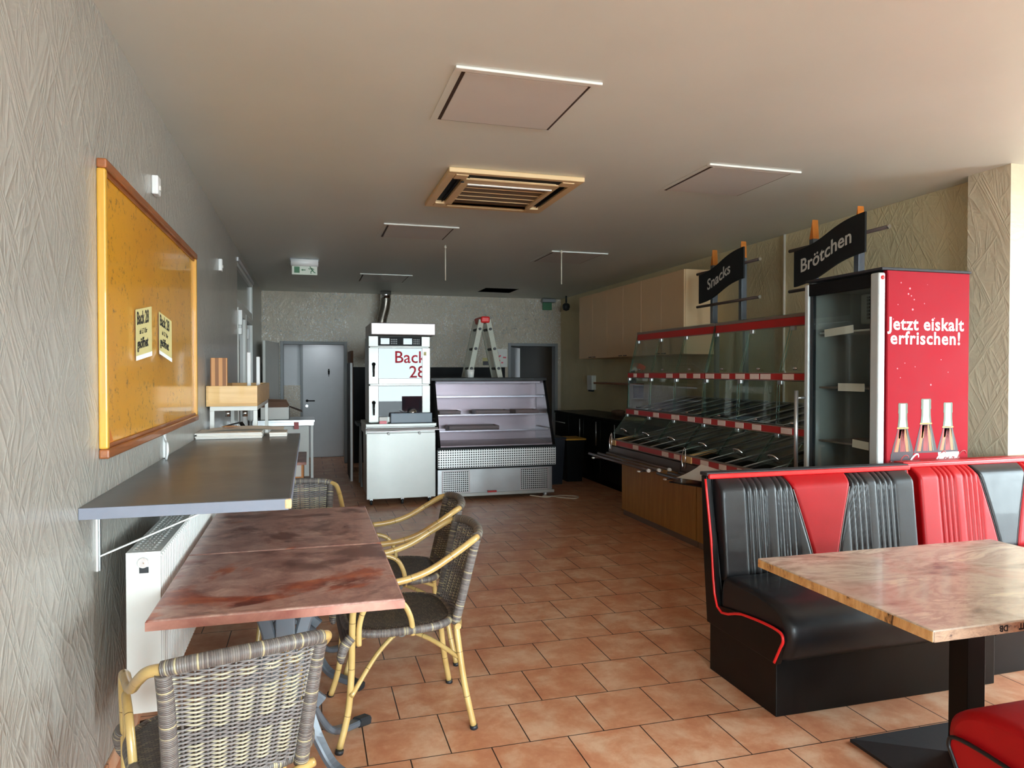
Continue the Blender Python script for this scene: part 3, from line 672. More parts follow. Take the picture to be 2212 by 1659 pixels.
# ================================================================== LEFT WALL: BOARD, COUNTER, RADIATOR
t = thing('notice_board', 'large amber yellow wall board in brown wooden frame above the grey counter', 'notice board', (XL, 3.9, 1.19))
by0, by1, bz0, bz1 = 2.83, 4.98, 1.19, 2.26
MB().box(XL, by0 + .02, bz0 + .02, XL + .012, by1 - .02, bz1 - .02).build('board_panel', 'amber_board', t)
f = MB()
MB().box(XL, by0, bz0, XL + .034, by1, bz0 + .035, .006).box(XL + .012, by0 + .03, bz0 + .034, XL + .02, by1 - .03, bz0 + .05, .003).build('frame_rail', 'wood_frame', t)
MB().box(XL, by0, bz1 - .035, XL + .034, by1, bz1, .006).box(XL + .012, by0 + .03, bz1 - .05, XL + .02, by1 - .03, bz1 - .034, .003).build('frame_rail', 'wood_frame', t)
MB().box(XL, by0, bz0 + .035, XL + .03, by0 + .028, bz1 - .035, .006).box(XL + .012, by0 + .027, bz0 + .035, XL + .022, by0 + .045, bz1 - .035, .003).build('frame_stile', 'wood_gold', t)
MB().box(XL, by1 - .03, bz0 + .035, XL + .03, by1, bz1 - .035, .006).build('frame_stile', 'wood_gold', t)
def notice(y0, x0, y1, x1, z0, z1, lab, dz=0):
    a = Vector((x0, y0, 0)); b = Vector((x1, y1, dz)); xd = (b - a).normalized(); w = (b - a).length
    nn = xd.cross(Vector((0, 0, 1))).normalized()
    t = thing('paper_notice', lab, 'notice', (x0, y0, z0), 0, None)
    MB().prism([(x0, y0, z0), (x1, y1, z0 + dz), (x1, y1, z1 + dz), (x0, y0, z1)], nn * .0012).build('sheet', 'paper_old', t)
    h = z1 - z0; o_ = nn * .0014
    def P(u, v): return Vector((x0, y0, z0)) + xd * w * u + Vector((0, 0, h * v)) + o_
    mm = MB().text('Back 28', .075 * h / .21, P(.06, .70), xd, (0, 0, 1), .0006, .002, sx=w * .88 / (.075 * h / .21 * 3.75))
    mm.text('ab 5.7 Uhr', .03 * h / .21, P(.22, .50), xd, (0, 0, 1), .0006, .0005, sx=w * .55 / (.03 * h / .21 * 5.0))
    mm.text('geöffnet', .06 * h / .21, P(.08, .22), xd, (0, 0, 1), .0006, .002, sx=w * .84 / (.06 * h / .21 * 4.1))
    mm.build('print', 'ink', t)
    MB().prism([(P(0, -.01)), (P(1, -.01)), (P(1, .08)), (P(0, .08))], nn * .0008).build('tape', 'white_plastic', t)
notice(3.325, -.702, 3.445, -.664, 1.550, 1.764, 'creased opening notice on yellow board, the nearer one with its right edge lifted', .025)
notice(3.81, -.702, 3.905, -.662, 1.592, 1.796, 'opening notice on yellow board, the farther one, slanting down to its right', -.04)
tag(MB().prism([(XL + .014, 2.88, 1.235), (XL + .014, 2.97, 1.235), (XL + .014, 2.90, 1.31)], (.002, 0, 0)).build('torn_paper', 'orange_wood'), 'small torn reddish scrap in lower corner of the yellow board', 'paper scrap')

t = thing('wall_counter', 'grey laminate wall-mounted standing counter on metal brackets under the yellow board', 'counter', (-.39, 4.0, 1.02))
cz = 1.06; MB().prism([(XL, 2.59, cz - .04), (-.065, 2.60, cz - .04), (-.065, 5.36, cz - .04), (XL, 5.36, cz - .04)], (0, 0, .0395), .003).build('worktop', 'counter_top', t)
MB().box(XL + .002, 2.586, cz - .039, -.07, 2.592, cz - .001, .001).box(-.066, 2.60, cz - .039, -.061, 5.36, cz - .001, .001).build('edge_strip', 'counter_edge', t)
MB().box(-.083, 2.583, cz - .036, -.059, 2.600, cz - .001, .006).build('chipped_corner', 'chipboard', t)
for y in (2.80, 4.1, 5.15):
    b = MB(); b.box(XL, y - .012, .80, XL + .006, y + .012, 1.02); b.box(XL, y - .012, 1.012, -.25, y + .012, 1.02)
    b.bar([(XL + .006, y, .85), (-.32, y, 1.01)], .016, .006)
    bo = b.build('bracket', 'white_paint', t)
    MB().box(XL + .0065, y - .009, .80, XL + .012, y + .009, 1.0, .001).build('bracket_slot', 'steel', bo)

t = thing('radiator', 'white ribbed panel radiator on left wall under the grey counter', 'radiator', (-.56, 3.6, .30))
rx0, rx1, ry0, ry1, rz0, rz1 = -.615, -.508, 2.745, 4.75, .30, .868
m = MB().box(rx0, ry0 + .004, rz0, rx1 - .008, ry1 - .004, rz1 - .012)
k = ry0 + .01
while k < ry1 - .02:
    m.box(rx1 - .012, k, rz0 + .01, rx1, k + .0185, rz1 - .02, .004, 1); k += .0333
m.build('ribbed_panel', 'white_paint', t)
MB().box(rx0 - .002, ry0 - .003, rz0, rx1 + .002, ry0 + .004, rz1 - .003, .002).build('side_cover', 'white_paint', t)
MB().box(rx0 - .002, ry1 - .004, rz0, rx1 + .002, ry1 + .003, rz1 - .003, .002).build('side_cover', 'white_paint', t)
m = MB(); ty0, ty1 = ry0 + .03, ry1 - .03
m.box(rx0 - .002, ry0, rz1 - .012, rx0 + .012, ry1, rz1); m.box(rx1 - .022, ry0, rz1 - .012, rx1 + .002, ry1, rz1)
m.box(rx0 + .012, ry0, rz1 - .012, rx1 - .022, ty0, rz1); m.box(rx0 + .012, ty1, rz1 - .012, rx1 - .022, ry1, rz1)
for i in range(1, 5): x = rx0 + .012 + i * (rx1 - rx0 - .034) / 5; m.box(x - .0045, ty0, rz1 - .008, x + .0045, ty1, rz1)
k = ty0 + .017
while k < ty1: m.box(rx0 + .012, k - .007, rz1 - .0085, rx1 - .022, k + .007, rz1 - .0005); k += .036
m.build('top_grille', 'white_paint', t)
MB().box(rx0 + .01, ty0, rz1 - .03, rx1 - .02, ty1, rz1 - .018).build('grille_shade_sheet', 'dark_void', t)  # near-black sheet painting the shade inside the grille holes
vx, vz = -.56, rz1 - .035
MB().lathe([(.018, -.012), (.018, -.004), (.008, -.004), (.001, -.016)][::-1], (vx, ry0 - .002, vz), 20, 'y').build('valve_cap', 'chrome', t)
MB().box(vx - .014, ry0 - .005, vz - .038, vx + .016, ry0 - .0028, vz - .017, .0008).build('valve_opening', 'dark_plastic', t)
for y in (3.9, 4.5): MB().box(XL + .001, y - .015, .74, rx0, y + .015, .80).build('wall_bracket', 'white_paint', t)

# ================================================================== CAFE TABLES (left)
def cafe_table(x, y0, y1, label, seed):
    cy = (y0 + y1) / 2; x0, x1 = -.485, .307; zt = .738
    t = thing('cafe_table', label, 'table', ((x0 + x1) / 2, cy, 0), 0, 'copper brown cafe tables')
    tp = MB().box(x0, y0, zt - .034, x1, y1, zt, .006); tp.build('tabletop', 'copper_top', t)
    e = MB(); zz = zt - .0015
    e.box(x0 - .0012, y0 - .0015, zt - .033, x1 + .0012, y0 + .0, zz - .004, .0005); e.box(x1, y0, zt - .033, x1 + .0012, y1, zz - .004, .0005); e.box(x0 - .0012, y0, zt - .033, x0, y1, zz - .004, .0005)
    e.build('edge_band', 'copper_edge', t)
    cx = (x0 + x1) / 2
    MB().box(cx - .2, cy - .03, zt - .05, cx + .2, cy + .03, zt - .034, .002).box(cx - .03, cy - .2, zt - .05, cx + .03, cy + .2, zt - .034, .002).build('top_bracket', 'grey_metal', t)
    for sx in (-1, 1):
        m = MB()
        m.bar([(cx + sx * .16, cy, .69), (cx + sx * .095, cy, .62), (cx + sx * .055, cy, .5), (cx + sx * .05, cy, .40), (cx + sx * .075, cy, .30), (cx + sx * .13, cy, .24)], .05, .032, 6, up=(0, 1, 0))
        m.build('curved_column', 'grey_metal', t)
    m = MB(); m.box(cx - .055, cy - .03, .40, cx + .055, cy + .03, .425, .003); m.box(cx - .035, cy - .02, .30, cx + .035, cy + .02, .69, .004); m.box(cx - .06, cy - .02, .255, cx + .06, cy + .02, .29, .003)
    hb = m.build('hub', 'grey_metal', t)
    for a, b in ((-.048, .41), (.048, .41), (-.06, .27), (.06, .27)): MB().lathe([(.007, -.006), (.006, 0)], (cx + a, cy - .031, b), 10, 'y').build('bolt', 'chrome', hb)
    for sx, sy in ((1, -1), (1, 1), (-1, -1), (-1, 1)):
        e_ = Vector((cx + sx * .285, cy + sy * .24, .028))
        P = [Vector((cx + sx * .03, cy + sy * .015, .30)), Vector((cx + sx * .075, cy + sy * .05, .25)), Vector((cx + sx * .12, cy + sy * .095, .14)), Vector((cx + sx * .18, cy + sy * .145, .052)), e_]
        lg = MB().bar(P, .042, .026, 6).build('leg', 'grey_metal', t)
        d = (e_ - P[3]).normalized(); MB().bar([e_ - d * .012, e_ + d * .05], .05, .036).build('foot_cap', 'dark_plastic', lg)
    return t
cafe_table(0, 2.39, 3.195, 'nearer copper brown cafe table under the grey wall counter', 1)
cafe_table(0, 3.205, 4.12, 'farther copper brown cafe table pushed against the nearer one', 2)

# ================================================================== WICKER CHAIRS
def make_chair():
    t = thing('wicker_armchair', 'x', 'chair')
    def bt(name, pts, r=.0135, sm=6, m='bamboo', par=None): return MB().tube(pts, r, 12, sm).build(name, m, par or t)
    # front legs rising into the arms
    for s in (-1, 1):
        bt('front_leg', [(s * .25, .285, .012), (s * .234, .25, .14), (s * .228, .235, .30), (s * .230, .232, .45), (s * .234, .225, .56), (s * .236, .19, .622), (s * .236, .12, .645)])
        bt('armrest', [(s * .236, .12, .645), (s * .237, .02, .655), (s * .236, -.08, .685), (s * .231, -.18, .74), (s * .216, -.262, .787), (s * .178, -.302, .80)], .0145)
        bt('arm_loop', [(s * .226, .205, .405), (s * .226, .202, .49), (s * .231, .175, .56), (s * .235, .11, .59), (s * .235, .035, .565), (s * .232, -.002, .50), (s * .228, -.012, .425)], .0115)
        lg = bt('rear_leg', [(s * .232, -.268, .012), (s * .205, -.232, .20), (s * .172, -.206, .43)])
    # crest rail wrapped in wicker
    crest = [(-.190, -.293, .799), (-.15, -.312, .807), (-.08, -.326, .812), (0, -.331, .814), (.08, -.326, .812), (.15, -.312, .807), (.190, -.293, .799)]
    bt('crest_rail', crest, .0195, 8, 'wicker_wrap')
    for s in (-1, 1):
        bt('back_stile', [(s * .162, -.205, .43), (s * .168, -.235, .55), (s * .178, -.27, .70), (s * .187, -.292, .79)], .0205, 6, 'wicker_wrap')
    # woven back: real strands over upright ribs
    zb, zt_ = .455, .80
    def back(u, z):
        v = (z - zb) / (zt_ - zb); w = .160 + .026 * v
        x = u * w; y = -.21 - .095 * v - .028 * (1 - u * u) * (.4 + .6 * v) + .004
        return Vector((x, y, z))
    ribs = 11
    m = MB()
    for k in range(ribs):
        u = -.82 + 1.64 * k / (ribs - 1)
        m.tube([back(u * .92, .435), back(u, .55), back(u, .68), back(u, .80)], .0035, 6, 3)
    m.build('back_ribs', 'strand_dark', t)
    rows = 58; mats = (MB(), MB())
    for r in range(rows):
        z = zb + (zt_ - zb) * (r + .5) / rows; pts = []
        cream = (r // 3) % 2
        for i in range(57):
            u = -1 + 2 * i / 56; ph = (u + .82) / 1.64 * (ribs - 1)
            amp = .0062 if abs(u) < .88 else .001
            o_ = amp * math.sin(PI * (ph + .5) + PI * (r % 2))
            p = back(u, z + .006 * (abs(u) ** 4) * (1 if r > rows / 2 else -1)); p.y += o_
            # strands alternate pale and grey by band
            pts.append(p)
        b = mats[1] if (r % 2 == 0 and r % 22 > 4 and r < rows - 4) else mats[0]
        b.tube(pts, .0029, 5, caps=False)
    w = mats[0].build('woven_back', 'strand_grey', t)
    mats[1].build('pale_strands', 'strand_cream', w)
    # seat
    zs = .445
    out = []
    for k in range(40):
        a = 2 * PI * k / 40; c, s_ = math.cos(a), math.sin(a)
        e = .62; x = .222 * math.copysign(abs(c) ** e, c); y = .02 + .225 * math.copysign(abs(s_) ** e, s_)
        x *= (1 + .08 * (y + .2) / .45); out.append((x, y, zs))
    MB().tube(out, .017, 10, 1, closed=True).build('seat_rim', 'wicker_wrap', t)
    m = MB()
    secs = []
    for sc_, dz in ((.99, -.012), (1.0, .004), (.94, .016), (.8, .014), (.5, .008), (.2, .006)):
        secs.append([(p[0] * sc_, .02 + (p[1] - .02) * sc_, zs + dz) for p in out])
    m.loft(secs); m.build('seat', 'wicker_seat', t)
    m = MB(); m.grid(lambda u, v: Vector(((u * 2 - 1) * .19, .235 + .03 * math.sin(v * PI * .55) * 1.0, zs + .012 - .085 * v ** 1.3)), 12, 6); m.build('front_apron', 'wicker_seat', t)
    for s in (-1, 1):
        MB().tube([(s * .235, .235, zs + .0), (s * .24, .262, zs - .03), (s * .235, .275, zs - .075), (s * .23, .272, zs - .10)], [.02, .022, .018, .008], 10, 5).build('rail_end_wrap', 'wicker_wrap', t)
    # seat frame and crossed stretchers
    bt('rear_rail', [(-.195, -.21, .425), (-.1, -.235, .418), (0, -.243, .415), (.1, -.235, .418), (.195, -.21, .425)], .0135)
    for s in (-1, 1):
        bt('stretcher', [(s * .25, .238, .215), (s * .12, .12, .32), (0, .0, .368), (-s * .1, -.11, .35), (-s * .198, -.225, .285)], .010)
    MB().tube([(-.03, 0, .368), (.03, 0, .368)], .022, 12).build('stretcher_binding', 'wicker_wrap', t)
    for s in (-1, 1):
        MB().cyl((s * .263, .287, 0), (s * .262, .284, .016), .0165, 12).build('foot_glide', 'dark_plastic', t)
        MB().cyl((s * .233, -.27, 0), (s * .232, -.267, .016), .0165, 12).build('foot_glide', 'dark_plastic', t)
    return t
chair0 = make_chair()
spots = [(-.24, 2.165, math.radians(17), 'grey wicker armchair seen from behind at the near end of the brown table'),
         (.385, 3.12, math.radians(90 + 2), 'bamboo-framed wicker armchair nearest on the aisle side of the near brown table'),
         (.455, 3.79, math.radians(90 - 1), 'bamboo-framed wicker armchair behind its twin, on the aisle side of the far brown table'),
         (-.04, 4.33, math.radians(183), 'wicker armchair at the far end of the tables, mostly hidden by the counter')]
for i, (x, y, a, lab) in enumerate(spots):
    c = chair0 if i == 0 else copy_tree(chair0)
    c.location = (x, y, 0); c.rotation_euler = (0, 0, a); c['label'] = lab; c['group'] = 'wicker armchairs around the brown tables'

# ================================================================== DINER BENCHES
def bench(label, length, main, accent, pipe, loc, rz, cat='bench'):
    """local: x along the seat, y from the nose (0) to the back (.66)"""
    t = thing('diner_bench', label, cat, (0, 0, 0)); L = length
    MB().box(.015, .07, 0, L - .015, .60, .245, .004).build('plinth', 'black_laminate', t)
    side = [(.055, .238), (.015, .32), (.0, .36), (.02, .392), (.137, .394), (.31, .378), (.505, .350), (.565, .675), (.618, .972), (.665, .972), (.64, .6), (.605, .24)]
    pipepts = [(.062, .245), (.02, .325), (.004, .36), (.025, .389), (.137, .391), (.31, .374), (.508, .346), (.568, .675), (.622, .960)]
    sidecol = 'black_laminate' if main == 'black_vinyl' else 'red_vinyl'
    for x0, xp in ((0, -.001), (L - .03, L + .001)):
        so = MB().prism([(x0, y, z) for y, z in side], (.03, 0, 0), .004).build('side_panel', sidecol, t)
        MB().tube([(xp, y, z) for y, z in pipepts], .0065, 8, 4).build('piping', pipe, so)
    # seat cushion
    prof = [(.075, .25), (.018, .272), (-.014, .325), (-.028, .385), (-.014, .435), (.035, .474), (.12, .494), (.25, .503), (.40, .50), (.50, .482), (.50, .30), (.3, .25)]
    cm = (.24, .37)
    def sm(prof, n_):
        q = []
        k = len(prof)
        for i in range(k):
            p0, p1, p2, p3 = (Vector(prof[(i + j - 1) % k]) for j in range(4))
            for j in range(n_):
                tt = j / n_; q.append(.5 * ((2 * p1) + (p2 - p0) * tt + (2 * p0 - 5 * p1 + 4 * p2 - p3) * tt * tt + (3 * p1 - p0 - 3 * p2 + p3) * tt ** 3))
        return q
    q = sm(prof, 4)
    secs = []
    for x, k in ((.012, .86), (.02, .94), (.035, .985), (.06, 1.0), (L / 3, 1.0), (2 * L / 3, 1.0), (L - .06, 1.0), (L - .035, .985), (L - .02, .94), (L - .012, .86)):
        secs.append([(x, cm[0] + (p.x - cm[0]) * k, cm[1] + (p.y - cm[1]) * k) for p in q])
    MB().loft(secs).build('seat_cushion', main, t)
    # backrest cushions: two channelled outer panels and a tapered centre
    def bx(z, kind):
        v = (z - .48) / (.955 - .48); h = .062 + .128 * max(0, v) ** 1.15
        return L / 2 - h if kind == 'l' else L / 2 + h
    def bd(z):
        if z < .90: return .483 + (z - .48) / .42 * .045
        a = min(1, (z - .90) / .062); return .528 + .06 * (1 - math.cos(a * PI / 2))
    zs_ = [.47, .475, .49] + [.49 + (.90 - .49) * i / 12 for i in range(1, 13)] + [.90 + .062 * math.sin(i / 8 * PI / 2) for i in range(1, 9)]
    def panel(xa, xb, grooves, mat, nm, seamless=False):
        m = MB(); nx = 150; verts = []
        for z in zs_:
            A, B = xa(z), xb(z); row = []
            for i in range(nx + 1):
                x = A + (B - A) * i / nx; e = min(x - A, B - x)
                d = 0
                if e < .02: d -= .016 * (1 - math.sqrt(max(0, 1 - (1 - e / .02) ** 2)))
                for g in grooves:
                    d -= .008 * math.exp(-((x - g) / .0042) ** 2)
                    d -= .004 * math.exp(-((x - g) / .012) ** 2)
                if z < .485: d -= .02 * (.485 - z) / .015
                row.append(m.bm.verts.new((x, bd(z) - d - .0, z)))
            verts.append(row)
        for j in range(len(zs_) - 1):
            for i in range(nx):
                f = m.bm.faces.new((verts[j][i], verts[j][i + 1], verts[j + 1][i + 1], verts[j + 1][i])); f.smooth = True
        # close at the back so that the cushion has body
        nb = [m.bm.verts.new((verts[j][0].co.x, .615 if z > .7 else .56, z)) for j, z in enumerate(zs_)]; ne = [m.bm.verts.new((verts[j][-1].co.x, .615 if z > .7 else .56, z)) for j, z in enumerate(zs_)]
        for j in range(len(zs_) - 1):
            m.bm.faces.new((verts[j][0], verts[j + 1][0], nb[j + 1], nb[j])); m.bm.faces.new((verts[j][-1], verts[j + 1][-1], ne[j + 1], ne[j]))
        m.bm.faces.new(verts[-1][:] + [ne[-1], nb[-1]])
        return m.build(nm, mat, t)
    gl = [.175, .21, .245, .28, .355, .39, .425, .46]
    panel(lambda z: .035, lambda z: bx(z, 'l') - .002, gl, main, 'backrest_cushion')
    panel(lambda z: bx(z, 'l') + .001, lambda z: bx(z, 'r') - .001, [], accent, 'backrest_insert')
    panel(lambda z: bx(z, 'r') + .002, lambda z: L - .035, [L - g for g in gl], main, 'backrest_cushion')
    for kd, s_ in (('l', 1), ('r', -1)):
        MB().tube([(bx(z, kd), bd(z) + .008, z) for z in (.49, .6, .7, .8, .9)], .0035, 6, 3).build('seam_piping', 'black_vinyl' if main == 'red_vinyl' else 'strand_grey', t)
    MB().box(.004, .588, .962, L - .004, .612, .986, .006).build('top_piping', pipe if main == 'black_vinyl' else 'red_pipe', t)
    MB().prism([(.03, .60, .25), (.03, .61, .25), (.03, .66, .985), (.03, .612, .985)], (L - .06, 0, 0)).build('back_board', 'black_laminate', t)
    MB().box(-.002, .606, .975, L + .002, .675, .992, .003).build('top_cap', 'dusty_black' if main == 'black_vinyl' else 'red_vinyl', t)
    t.location = loc; t.rotation_euler = (0, 0, rz); WM[t.name] = Matrix.Translation(loc) @ Matrix.Rotation(rz, 4, 'Z')
    return t
bench('black diner bench with red centre stripe, standing behind the right table', 1.255, 'black_vinyl', 'red_vinyl', 'red_pipe', (1.93, 2.56, 0), 0)
bench('red diner bench with black centre stripe, right of the black bench', 1.3, 'red_vinyl', 'black_vinyl', 'black_vinyl', (3.235, 2.63, 0), math.radians(1.2))
bench('red diner bench in the near right corner, facing the black bench', 1.28, 'red_vinyl', 'black_vinyl', 'black_vinyl', (1.885 + 1.28, 1.715, 0), PI)

# ================================================================== RIGHT TABLE
t = thing('pedestal_table', 'collage-pattern square-edged table on black pedestal between the benches', 'table', (2.37, 2.08, 0))
tx0, tx1, ty0, ty1, tz = 1.762, 2.985, 1.655, 2.505, .740
MB().box(tx0, ty0, tz - .036, tx1, ty1, tz, .004).build('tabletop', 'collage_top', t)
MB().box(tx0 - .0015, ty0 + .002, tz - .035, tx0, ty1 - .002, tz - .004, .0005).build('side_edge', 'collage_edge', t)
fe = MB().box(tx0 + .002, ty0 - .0015, tz - .035, tx1 - .002, ty0, tz - .004, .0005).build('front_edge', 'collage_edge_pale', t)
m = MB(); m.text('LHT', .026, (2.135, ty0 - .0016, tz - .010), (-1, 0, 0), (0, 0, -1), .0005, .001); m.text('DB', .026, (2.045, ty0 - .0016, tz - .010), (-1, 0, 0), (0, 0, -1), .0005, .001)
m.text('CAFE', .014, (1.93, ty0 - .0016, tz - .014), (-1, 0, 0), (0, 0, -1), .0005, 0) if False else None
m.build('edge_lettering', 'ink', fe)
MB().box(2.328, 2.038, .03, 2.412, 2.118, tz - .045, .002).build('column', 'black_laminate', t)
MB().box(2.15, 1.87, tz - .045, 2.6, 2.29, tz - .036).build('top_plate', 'black_paint', t)
m = MB(); bx0, bx1, by0_, by1_ = 2.105, 2.64, 1.80, 2.372
m.loft([[(bx0, by0_, 0), (bx1, by0_, 0), (bx1, by1_, 0), (bx0, by1_, 0)], [(bx0, by0_, .012), (bx1, by0_, .012), (bx1, by1_, .012), (bx0, by1_, .012)], [(2.325, 2.035, .06), (2.415, 2.035, .06), (2.415, 2.121, .06), (2.325, 2.121, .06)]], smooth=False)
m.build('base_plate', 'dusty_black', t)

# ================================================================== THINGS BEYOND THE COUNTER (left)
t = thing('newspaper', 'stack of white folded papers lying on the far end of the grey counter', 'papers', (-.45, 5.2, 1.06), 0)
def sheetstack(parent, x0, y0, x1, y1, z, n, th, mat, skew=0):
    for k in range(n):
        a = skew * (random.random() - .5); m = MB().box(x0 + a, y0 + a, z + k * th, x1 + a * .5, y1 - a, z + (k + 1) * th - .0005, .003)
        m.build('paper_sheet', mat, parent)
sheetstack(t, -.71, 5.02, -.30, 5.34, 1.0605, 4, .010, 'paper', .02)
t2 = thing('newspaper', 'longer white paper stack behind the short one at the far counter end', 'papers', (-.4, 5.3, 1.06), 0)
sheetstack(t2, -.26, 5.10, -.145, 5.355, 1.0605, 2, .014, 'paper', .01)
m = MB(); m.grid(lambda u, v: Vector((-.66 + .49 * u, 5.14 + .20 * v, 1.102 + .014 * math.sin(u * 3) + .006 * v)), 12, 4)
m.grid(lambda u, v: Vector((-.66 + .49 * u, 5.14 + .20 * v, 1.1015 + .008 * math.sin(u * 3) + .004 * v)), 12, 4); m.build('paper_cover', 'paper', t2)
MB().prism([(-.58, 5.24, 1.1245), (-.52, 5.20, 1.1265), (-.46, 5.23, 1.1275), (-.50, 5.29, 1.128), (-.56, 5.30, 1.127)], (0, 0, .001)).build('brown_stain', 'wood_orange', t2)

t = thing('display_rack', 'white metal rack beyond the counter carrying the wooden crate', 'rack', (-.53, 6.3, 0))
rk = (-.70, 5.62, -.37, 7.1)
for x in (rk[0], rk[2] - .03):
    for y in (rk[1], rk[3] - .03): MB().box(x, y, 0, x + .03, y + .03, 1.215, .003).build('post', 'white_paint', t)
MB().box(rk[0], rk[1], 1.215, rk[2], rk[3], 1.25, .003).build('top_frame', 'white_paint', t)
MB().box(rk[0], rk[1], .90, rk[2] + .02, rk[3], .93, .003).build('shelf', 'off_white', t)
m = MB(); 
for x in (-.58, -.46): m.lathe([(.018, 1.17), (.018, 1.215)], (x, 5.66, 0), 12)
m.build('adjusting_knob', 'chrome', t)
t = thing('wooden_crate', 'light wooden crate box on the white rack at left wall', 'crate', (-.54, 6.3, 1.25))
c0, c1_, c2_, c3_ = -.715, 5.55, -.365, 7.2; m = MB()
m.box(c0, c1_, 1.255, c2_, c1_ + .02, 1.40, .002); m.box(c0, c3_ - .02, 1.255, c2_, c3_, 1.40, .002); m.box(c2_ - .02, c1_ + .02, 1.255, c2_, c3_ - .02, 1.40, .002); m.box(c0, c1_ + .02, 1.255, c0 + .02, c3_ - .02, 1.40, .002); m.box(c0, c1_, 1.2505, c2_, c3_, 1.2545)
m.build('crate_body', 'wood_crate', t); MB().box(c0, c1_ - .004, 1.2515, c2_, c1_, 1.272, .001).box(c0, c1_ - .004, 1.272, c0 + .015, c1_, 1.40, .001).build('edge_trim', 'wood_light', t)
tag(MB().box(-.690, 5.58, 1.256, -.575, 5.62, 1.605, .003).build('wooden_board', 'striped_wood'), 'striped brown wooden board standing upright in the wooden crate', 'wooden board')
for i, (x, y, z1, lab) in enumerate(((-.46, 6.05, 1.66, 'taller white stick standing upright in the wooden crate'), (-.407, 6.3, 1.63, 'shorter white stick standing upright in the wooden crate, rightmost'))):
    tag(MB().box(x - .015, y - .012, 1.256, x + .015, y + .012, z1, .006).build('white_stick', 'white_plastic'), lab, 'stick', 'white sticks in the wooden crate')
t = thing('tape_dispenser', 'black folding stand with glass face on the rack shelf below the crate', 'stand', (-.52, 5.8, .93))
m = MB(); m.bar([(-.62, 5.75, .935), (-.62, 5.75, 1.09), (-.50, 5.75, 1.12)], .05, .012); m.bar([(-.50, 5.75, 1.12), (-.42, 5.72, 1.0), (-.39, 5.70, .937)], .05, .012); m.box(-.64, 5.72, .9305, -.40, 5.80, .945, .003)
m.build('frame', 'black_gloss', t); MB().prism([(-.56, 5.72, .96), (-.44, 5.72, .96), (-.50, 5.72, 1.07)], (0, .004, 0)).build('face_plate', 'steel', t)
tag(MB().box(-.66, 5.9, .9305, -.50, 6.05, 1.02, .004).build('white_box', 'off_white'), 'small white box under the wooden crate on the rack shelf', 'box')

t = thing('work_table', 'steel-topped white work table by the left wall near the glazed door', 'table', (-.33, 10.2, 0))
MB().box(XL + .01, 9.85, .835, .075, 10.55, .865, .003).build('tabletop', 'steel', t)
MB().box(XL + .01, 9.86, .79, .06, 9.885, .835).build('apron', 'steel', t)
for x in (XL + .03, .02):
    for y in (9.88, 10.48):
        lg = MB().box(x, y, .03, x + .035, y + .035, .835, .003).build('leg', 'white_paint', t); MB().cyl((x + .018, y + .018, 0), (x + .018, y + .018, .03), .015, 10).build('foot', 'dark_plastic', lg)
MB().box(XL + .07, 9.93, .10, .0, 10.45, .78, .004).build('white_panel', 'off_white', t)
tag(MB().box(-.19, 9.83, .745, -.13, 9.858, .835).build('red_sign_strip', 'red_strip') , 'small red strip hanging on the front edge of the work table', 'strip')
t = thing('cardboard_box', 'open white carton with brown inside flaps on the work table', 'box', (-.43, 10.15, .865))
m = MB(); z0, z1 = .8655, 1.03; q = (-.62, 9.98, -.255, 10.35)
m.box(q[0], q[1], z0, q[2], q[1] + .004, z1); m.box(q[0], q[3] - .004, z0, q[2], q[3], z1); m.box(q[0], q[1], z0, q[0] + .004, q[3], z1); m.box(q[2] - .004, q[1], z0, q[2], q[3], z1); m.box(q[0], q[1], z0, q[2], q[3], z0 + .004)
m.build('carton', 'paper', t)
m = MB(); m.prism([(q[0], q[3], z1), (q[2], q[3], z1), (q[2] - .05, q[3] + .03, z1 + .09), (q[0] + .03, q[3] + .03, z1 + .1)], (0, .003, 0))
m.build('back_flap', 'cardboard', t)
MB().prism([(q[2], q[1] + .02, z1), (q[2], q[3], z1), (q[2] + .16, q[3], z1 - .06), (q[2] + .17, q[1] + .06, z1 - .075)], (0, 0, .003)).build('side_flap', 'cardboard', t)
MB().prism([(q[0] + .02, q[1] - .004, z1 + .0), (q[2] - .01, q[1] - .004, z1 + .0), (q[2] - .04, q[1] + .0, z1 + .07), (q[0] + .02, q[1], z1 + .085)], (0, .003, 0)).build('front_flap', 'cardboard', t)
t = thing('wooden_stand', 'low wooden stand with dark top partly hidden behind the counter end', 'stand', (-.25, 8.7, 0))
MB().box(-.42, 8.24, 0, -.06, 8.28, .47, .002).build('front_board', 'wood_orange', t); MB().box(-.42, 8.28, 0, -.39, 9.2, .47).build('side_board', 'wood_orange', t); MB().box(-.09, 8.28, 0, -.06, 9.2, .47).build('side_board', 'wood_orange', t)
MB().box(-.45, 8.20, .47, -.03, 9.3, .50, .003).build('top_board', 'copper_edge', t); MB().box(-.17, 8.222, .34, -.085, 8.238, .47, .001).build('paper_sheet', 'paper', t)
MB().prism([(-.18, 8.23, .0), (-.13, 8.23, .0), (-.13, 8.23, .28), (-.23, 8.23, .28)], (0, .009, 0)).build('dark_pocket', 'navy_plastic', t)

